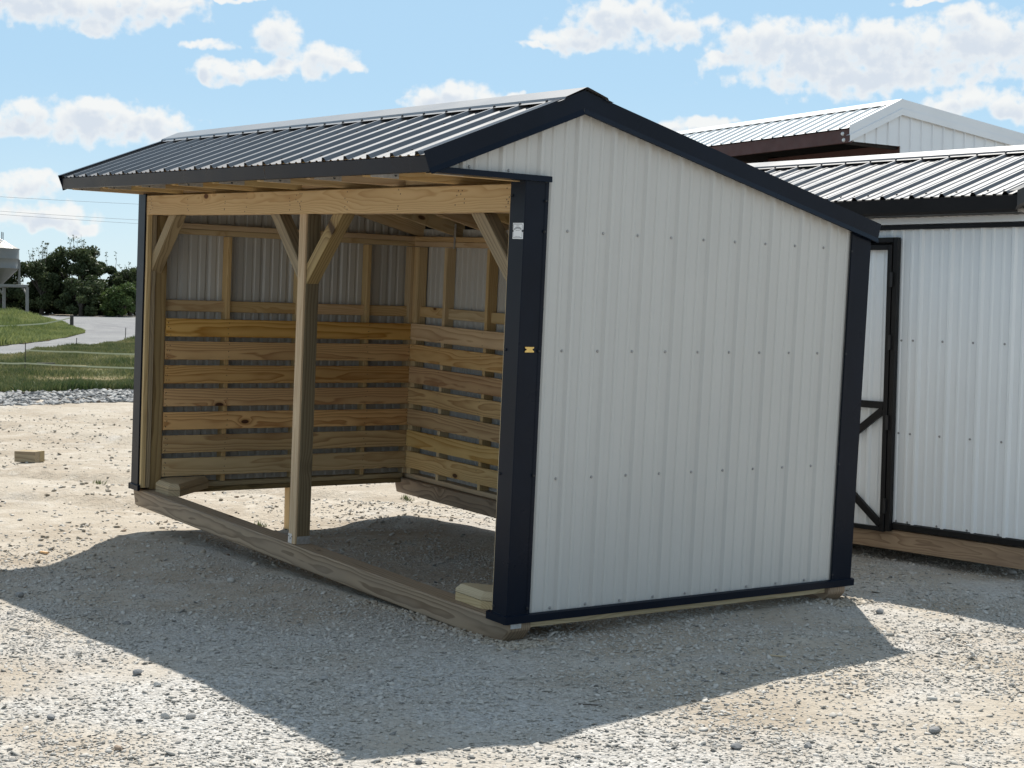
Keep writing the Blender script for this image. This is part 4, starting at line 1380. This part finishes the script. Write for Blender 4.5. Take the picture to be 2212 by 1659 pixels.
# ------------------------------------------------------------------ gravel
ph = (1 + 5 ** .5) / 2
ICO_V = np.array([(-1, ph, 0), (1, ph, 0), (-1, -ph, 0), (1, -ph, 0), (0, -1, ph), (0, 1, ph), (0, -1, -ph), (0, 1, -ph), (ph, 0, -1), (ph, 0, 1), (-ph, 0, -1), (-ph, 0, 1)]) / 1.902
ICO_F = np.array([(0, 11, 5), (0, 5, 1), (0, 1, 7), (0, 7, 10), (0, 10, 11), (1, 5, 9), (5, 11, 4), (11, 10, 2), (10, 7, 6), (7, 1, 8), (3, 9, 4), (3, 4, 2), (3, 2, 6), (3, 6, 8), (3, 8, 9), (4, 9, 5), (2, 4, 11), (6, 2, 10), (8, 6, 7), (9, 8, 1)])
OCT_V = np.array([(1, 0, 0), (-1, 0, 0), (0, 1, 0), (0, -1, 0), (0, 0, 1), (0, 0, -1.0)])
OCT_F = np.array([(0, 2, 4), (2, 1, 4), (1, 3, 4), (3, 0, 4), (2, 0, 5), (1, 2, 5), (3, 1, 5), (0, 3, 5)])


def stones(name, x, y, r, m, ico=False, flat=0.33, sink=0.32, tone=None, **props):
    BV, BF = (ICO_V, ICO_F) if ico else (OCT_V, OCT_F)
    n = len(x)
    nv = len(BV)
    jit = 1 + rng.normal(size=(n, nv)) * (.16 if ico else .24)
    V = BV[None] * np.clip(jit, .5, 1.6)[:, :, None]
    V = V * np.stack([np.ones(n), .6 + .5 * rng.random(n), flat * (.7 + .6 * rng.random(n))], 1)[:, None, :]
    tl = rng.normal(size=(n, 2)) * .3
    V[:, :, 2] += V[:, :, 0] * tl[:, :1] + V[:, :, 1] * tl[:, 1:]
    q = rng.uniform(0, 2 * np.pi, n)
    c, s = np.cos(q)[:, None], np.sin(q)[:, None]
    X = V[:, :, 0] * c - V[:, :, 1] * s
    Yy = V[:, :, 0] * s + V[:, :, 1] * c
    z = terrain(x, y)
    P = np.stack([X * r[:, None] + x[:, None], Yy * r[:, None] + y[:, None], V[:, :, 2] * r[:, None] + (z + r * flat * (.8 - sink))[:, None]], 2)
    F = (BF[None] + (np.arange(n) * nv)[:, None, None]).reshape(-1, 3)
    tone = rng.random(n) if tone is None else tone
    return big_mesh(name, P.reshape(-1, 3), F, m, tone=np.repeat(tone, nv), kind='stuff', **props)


def wedge(n, a0, a1, d0, d1, power=1.0):
    A = rng.uniform(a0, a1, n)
    Dd = np.sqrt(d0 ** 2 + (d1 ** 2 - d0 ** 2) * rng.random(n) ** power)
    return CAM[0] + Dd * np.cos(np.radians(A)), CAM[1] + Dd * np.sin(np.radians(A))


def patchy(x, y, lo=.25):
    p = (np.sin(x * 1.7 + 1.6 * np.sin(y * 1.1)) * np.sin(y * 2.1 + 1.2 * np.sin(x * 1.3)) + .6 * np.sin(x * 4.3 + y * 2.2) * np.sin(y * 4.9 - x * 1.8)) * .45 + .5
    k = rng.random(len(x)) < np.clip(lo + (1 - lo) * p * 1.3, 0, 1)
    return x[k], y[k]


def clear_skids(x, y):
    k = ~((x > -5.0) & (x < 0.05) & (((y > -.02) & (y < .17)) | ((y > 2.25) & (y < 2.45))))
    return x[k], y[k]


x, y = clear_skids(*patchy(*wedge(85000, 122, 167, 5.0, 11.5, 1.25), .2))
k = rng.random(len(x)) < np.clip(1.0 + (x + np.where(y > 1.2, 5.0, 1.5)) * .25, .15, 1.0)
x, y = x[k], y[k]
stones('gravel', x, y, rng.uniform(.0045, .0105, len(x)), MT['stone'])
def thin_left(x, y):
    k = rng.random(len(x)) < np.clip(1.0 + (x + np.where(y > 1.2, 4.5, 1.0)) * .22, .18, 1.0)
    return x[k], y[k]


x, y = clear_skids(*patchy(*wedge(30000, 122, 167, 5.0, 14, 1.2), .2))
x, y = thin_left(x, y)
stones('gravel', x, y, .008 + .010 * rng.random(len(x)) ** 2, MT['stone'], ico=True)
x, y = clear_skids(*patchy(*wedge(900, 122, 167, 5.0, 16), .15))
stones('gravel', x, y, .016 + .016 * rng.random(len(x)) ** 2.5, MT['stone'], ico=True)
x, y = clear_skids(*patchy(*wedge(9000, 136, 166, 11, 31), .1))
k = rng.random(len(x)) < np.where(x < -4, .35, 1.0)
x, y = x[k], y[k]
stones('gravel', x, y, .009 + .018 * rng.random(len(x)) ** 2, MT['stone'])
x, y = patchy(*wedge(5000, 146, 166, 9, 26), .05)
k = x < -2.5
stones('dirt_clods', x[k], y[k], .007 + .022 * rng.random(k.sum()) ** 3, MT['clod'], ico=True, flat=.45)
# gravel pushed up against the sunken ends of the skids
n = 420
x = np.concatenate([rng.uniform(-1.4, .16, n), rng.uniform(-.04, .16, 300), rng.uniform(-.05, .2, 350)])
y = np.concatenate([rng.normal(-.035, .03, n), rng.uniform(-.03, .19, 300), rng.uniform(2.2, 2.5, 350)])
k = ~((x < .0) & (y > .012) & (y < .15)) & ~((x < .0) & (y > 2.288) & (y < 2.426))
stones('gravel', x[k], y[k], .006 + .014 * rng.random(k.sum()) ** 2, MT['clod'], ico=True, flat=.4, sink=.25)
A = rng.uniform(155, 166, 5200)
Dd = np.interp(A, np.array(M_AZ)[mo], np.array(M_N)[mo]) - 4.4 * rng.random(5200) ** 1.3 + .3
x, y = CAM[0] + Dd * np.cos(np.radians(A)), CAM[1] + Dd * np.sin(np.radians(A))
stones('crushed_stone', x, y, .025 + .055 * rng.random(len(x)) ** 1.6, MT['band'], ico=True)

# loose rocks that stand out one by one
ROCKS = [  # x, y, radius, tone, label
    (0.237, -2.385, .026, .02, 'small dark grey rock near the lower left corner of the gravel'),
    (-0.259, -1.823, .031, .05, 'dark grey rock on sunlit gravel below the left shadow edge'),
    (-0.024, -1.828, .025, .95, 'reddish brown stone right of the dark grey rock in the sun'),
    (0.504, -1.907, .028, .60, 'tan rounded rock beside a flat pale stone in the foreground'),
    (0.440, -1.985, .030, .85, 'flat pale stone left of the tan rounded rock'),
    (-2.579, -1.595, .038, .25, 'grey rock at the left picture edge just inside the shadow'),
    (-2.401, -0.357, .036, .80, 'single pale stone lying in the shadow left of the timber skid'),
    (1.518, -1.463, .024, .04, 'dark stone at the bottom edge below the shadow tip'),
    (2.013, -0.351, .028, .10, 'dark pointed rock on bright gravel in the right foreground'),
    (2.147, -0.103, .026, .30, 'grey flat rock near the right foreground'),
    (2.277, 0.479, .034, .12, 'broad dark rock right of the pointed one, lower right'),
    (0.209, -1.141, .026, .45, 'grey stone in the shadow in front of the skid'),
    (0.454, 2.221, .034, .15, 'dark rock on the sunlit strip behind the grey shed'),
    (0.794, -2.324, .024, .97, 'rusty brown stone near the bottom of the gravel'),
    (-1.091, -1.730, .026, .96, 'brownish stone on the sunlit gravel at left'),
    (-0.094, 4.113, .040, .55, 'pale grey rock in front of the white shed wall')]
me_shapes = []
for k in range(5):
    bm = bmesh.new()
    bmesh.ops.create_icosphere(bm, subdivisions=2, radius=1.0)
    rr = np.random.default_rng(40 + k)
    ax_ = rr.normal(size=(7, 3))
    ax_ /= np.linalg.norm(ax_, axis=1)[:, None]
    dd = .62 + .25 * rr.random(7)
    for v in bm.verts:
        p = np.array(v.co)
        for a_, d_ in zip(ax_, dd):
            e_ = p @ a_ - d_
            if e_ > 0:
                p = p - a_ * e_
        p = p * np.array([1, .78, .62])
        v.co = p + rr.normal(size=3) * .012
    me = bpy.data.meshes.new('rock')
    bm.to_mesh(me)
    bm.free()
    me_shapes.append(me)
for i, (x, y, r, tn_, lab_) in enumerate(ROCKS):
    r *= 0.85
    me = me_shapes[i % 5].copy()
    a = me.attributes.new('tone', 'FLOAT', 'POINT')
    a.data.foreach_set('value', np.full(len(me.vertices), tn_, dtype=np.float32))
    me.materials.append(MT['rock'])
    o = bpy.data.objects.new('rock', me)
    o.location = (x, y, float(terrain(x, y)) + r * .38)
    o.rotation_euler = (0, 0, i * 1.7)
    o.scale = (r, r, r)
    tag(o, lab_, 'rock', 'loose rocks on the gravel')
    link(o)

# ------------------------------------------------------------------ small things
bx, by = -10.72, 1.16
wbk = thing('wood_block', 'short sawn timber block lying on the sunlit dirt at left', 'wood block', (bx, by, float(terrain(bx, by))))
wbk.rotation_euler = (0, 0, R(38))
for s in (-1, 1):
    board('block_half', (-.13, s * .046, .062), (.13, s * .046, .062), .118, .088, (0, 0, 1), MT['treated'], wbk, c=.004)
gx, gy = -4.795, 1.27
gz = float(terrain(gx, gy))
pp = board('timber_prop', (gx, gy, gz - .02), (gx + .008, gy, 0.165), .044, .088, (0, 1, 0), MT['pine'])
tag(pp, 'short upright timber propping the raised far end of the grey shed', 'timber prop')


def flat_piece(name, x, y, ln, w, t, ang_, m, lab_, cat, tilt=0.0, lift=0.0):
    z = float(terrain(x, y)) + t / 2 + .004 + lift
    d = Vector((math.cos(ang_), math.sin(ang_), tilt)) * ln / 2
    o = board(name, Vector((x, y, z)) - d, Vector((x, y, z)) + d, w, t, (-math.sin(ang_), math.cos(ang_), 0), m, c=min(w, t) * .2)
    return tag(o, lab_, cat)


flat_piece('wood_splinter', 0.968, 0.912, .085, .008, .006, .58, MT['block'], 'thin pale wood splinter in the shadow below the grey wall', 'splinter')
flat_piece('wood_chip', -4.056, -0.95, .075, .022, .012, .3, MT['slat'], 'small orange wood chip on the sunlit ground left of the shadow', 'wood chip')
flat_piece('dry_twig', 1.225, -0.436, .10, .005, .005, .75, MT['bark'], 'dark twig lying in the shadow of the foreground', 'twig')
flat_piece('loose_plank', -32.68, 9.46, 1.02, .10, .045, math.atan2(.55, .76), MT['block'], 'pale plank lying in the meadow grass beyond the gravel', 'plank', lift=.10)
flat_piece('dark_board', -34.12, 9.34, .46, .16, .07, math.atan2(.37, .10), MT['post'], 'short dark board lying left of the pale plank', 'board', lift=.05)

# fence posts and tapes in the meadow
for (x, y, zb, zt_, r, lab_, nm) in (
        (-31.677, 7.993, .03, .806, .012, 'thin black rod post at the left of the meadow', 'fence_rod'),
        (-45.39, 14.24, .34, .72, .014, 'thin grey rod post beside the middle of the road', 'fence_rod'),
        (-52.257, 18.687, .53, 1.02, .016, 'thin rod post furthest right by the road bend', 'fence_rod')):
    v, f = tube([(0, 0, 0), (.01, 0, (zt_ - zb) * .5), (0, .012, zt_ - zb)], [r, r, r], 6)
    o = mesh_obj(nm, v, f, MT['post'])
    o.location = (x, y, zb)
    tag(o, lab_, 'fence post', 'rod posts of the tape fence')
v, f = tube([(0, 0, -.2), (0, 0, .25), (.01, 0, .52)], [.085, .08, .075], 9)
o = mesh_obj('fence_post', v, f, MT['post'])
o.location = (-59.556, 19.167, .96)
tag(o, 'stout black wooden post at the tip of the grassy bank', 'fence post')


def tape(pts, lab_, h=.035):
    v, f = [], []
    P = []
    for a, b in zip(pts[:-1], pts[1:]):
        for t in np.linspace(0, 1, 14, endpoint=False):
            p = Vector(a).lerp(Vector(b), t)
            p.z -= .012 * 4 * t * (1 - t)
            P.append(p)
    P.append(Vector(pts[-1]))
    for i, p in enumerate(P):
        for (oy, oz) in ((-.003, -h / 2), (.003, -h / 2), (.003, h / 2), (-.003, h / 2)):
            v.append((p.x + oy, p.y, p.z + oz))
    for i in range(len(P) - 1):
        for j in range(4):
            f.append((4 * i + j, 4 * i + (j + 1) % 4, 4 * i + 4 + (j + 1) % 4, 4 * i + 4 + j))
    o = mesh_obj('fence_tape', v, f, MT['tape'])
    return tag(o, lab_, 'fence tape', 'pale fence tapes strung across the grass')


tape([(-33.8, 5.9, .30), (-32.808, 7.74, .278), (-31.487, 7.931, .31), (-29.402, 9.856, .25), (-27.6, 11.6, .26)], 'nearest pale fence tape, strung low across the meadow')
tape([(-38.327, 10.177, .472), (-37.395, 11.346, .44), (-36.363, 12.649, .401), (-34.6, 14.4, .40)], 'middle pale fence tape above the meadow grass', .04)
tape([(-57.2, 13.0, .98), (-56.67, 15.197, 1.008), (-58.04, 17.443, 1.111), (-59.53, 19.10, 1.36)], 'furthest pale fence tape running along the grassy bank to the stout post', .05)


# overhead lines
LN = [((-136.85, 40.25, 12.06), (-132.76, 51.69, 11.80), 'highest thin overhead line crossing the sky at left'),
      ((-136.85, 40.25, 10.76), (-132.75, 51.70, 10.34), 'middle thin overhead line crossing the sky at left'),
      ((-136.85, 40.25, 10.47), (-132.75, 51.70, 10.00), 'lowest thin overhead line crossing the sky at left')]
for a, b, lab_ in LN:
    a, b = Vector(a), Vector(b)
    pts = []
    for t in np.linspace(-3.5, 4.5, 40):
        p = a.lerp(b, t)
        p.z += .10 * ((t - .5) ** 2 - .25)
        pts.append(tuple(p))
    v, f = tube(pts, [.014] * len(pts), 5)
    tag(mesh_obj('overhead_line', v, f, MT['wire']), lab_, 'cable', 'thin overhead lines in the left sky')


def tuft(x, y, n, h, lab_):
    V, F = [], []
    for i in range(n):
        q = random.uniform(0, 6.28)
        r = random.uniform(0, .09)
        a = Vector((x + r * math.cos(q), y + r * math.sin(q) * .6, 0))
        a.z = float(terrain(a.x, a.y)) - .003
        l = Vector((random.gauss(0, .5), random.gauss(0, .5), 1)).normalized() * h * random.uniform(.5, 1.1)
        s = Vector((math.cos(q + 1), math.sin(q + 1), 0)) * .004
        k = len(V)
        V += [a - s, a + s, a + l * .6 + s * .7, a + l]
        F += [(k, k + 1, k + 2, k + 3)]
    o = big_mesh('grass_tuft', np.array([tuple(p) for p in V]), np.array(F), MT['grass'], tone=np.full(len(V), .25))
    return tag(o, lab_, 'grass tuft', 'weeds growing in the gravel')


tuft(-8.161, 0.983, 60, .05, 'small green weed on the sunlit dirt left of the grey shed')
tuft(-5.037, 1.130, 40, .06, 'sparse weed seen under the raised end of the grey shed')
tuft(-5.634, 2.887, 70, .05, 'yellowish green weed seen beneath the rear skid')
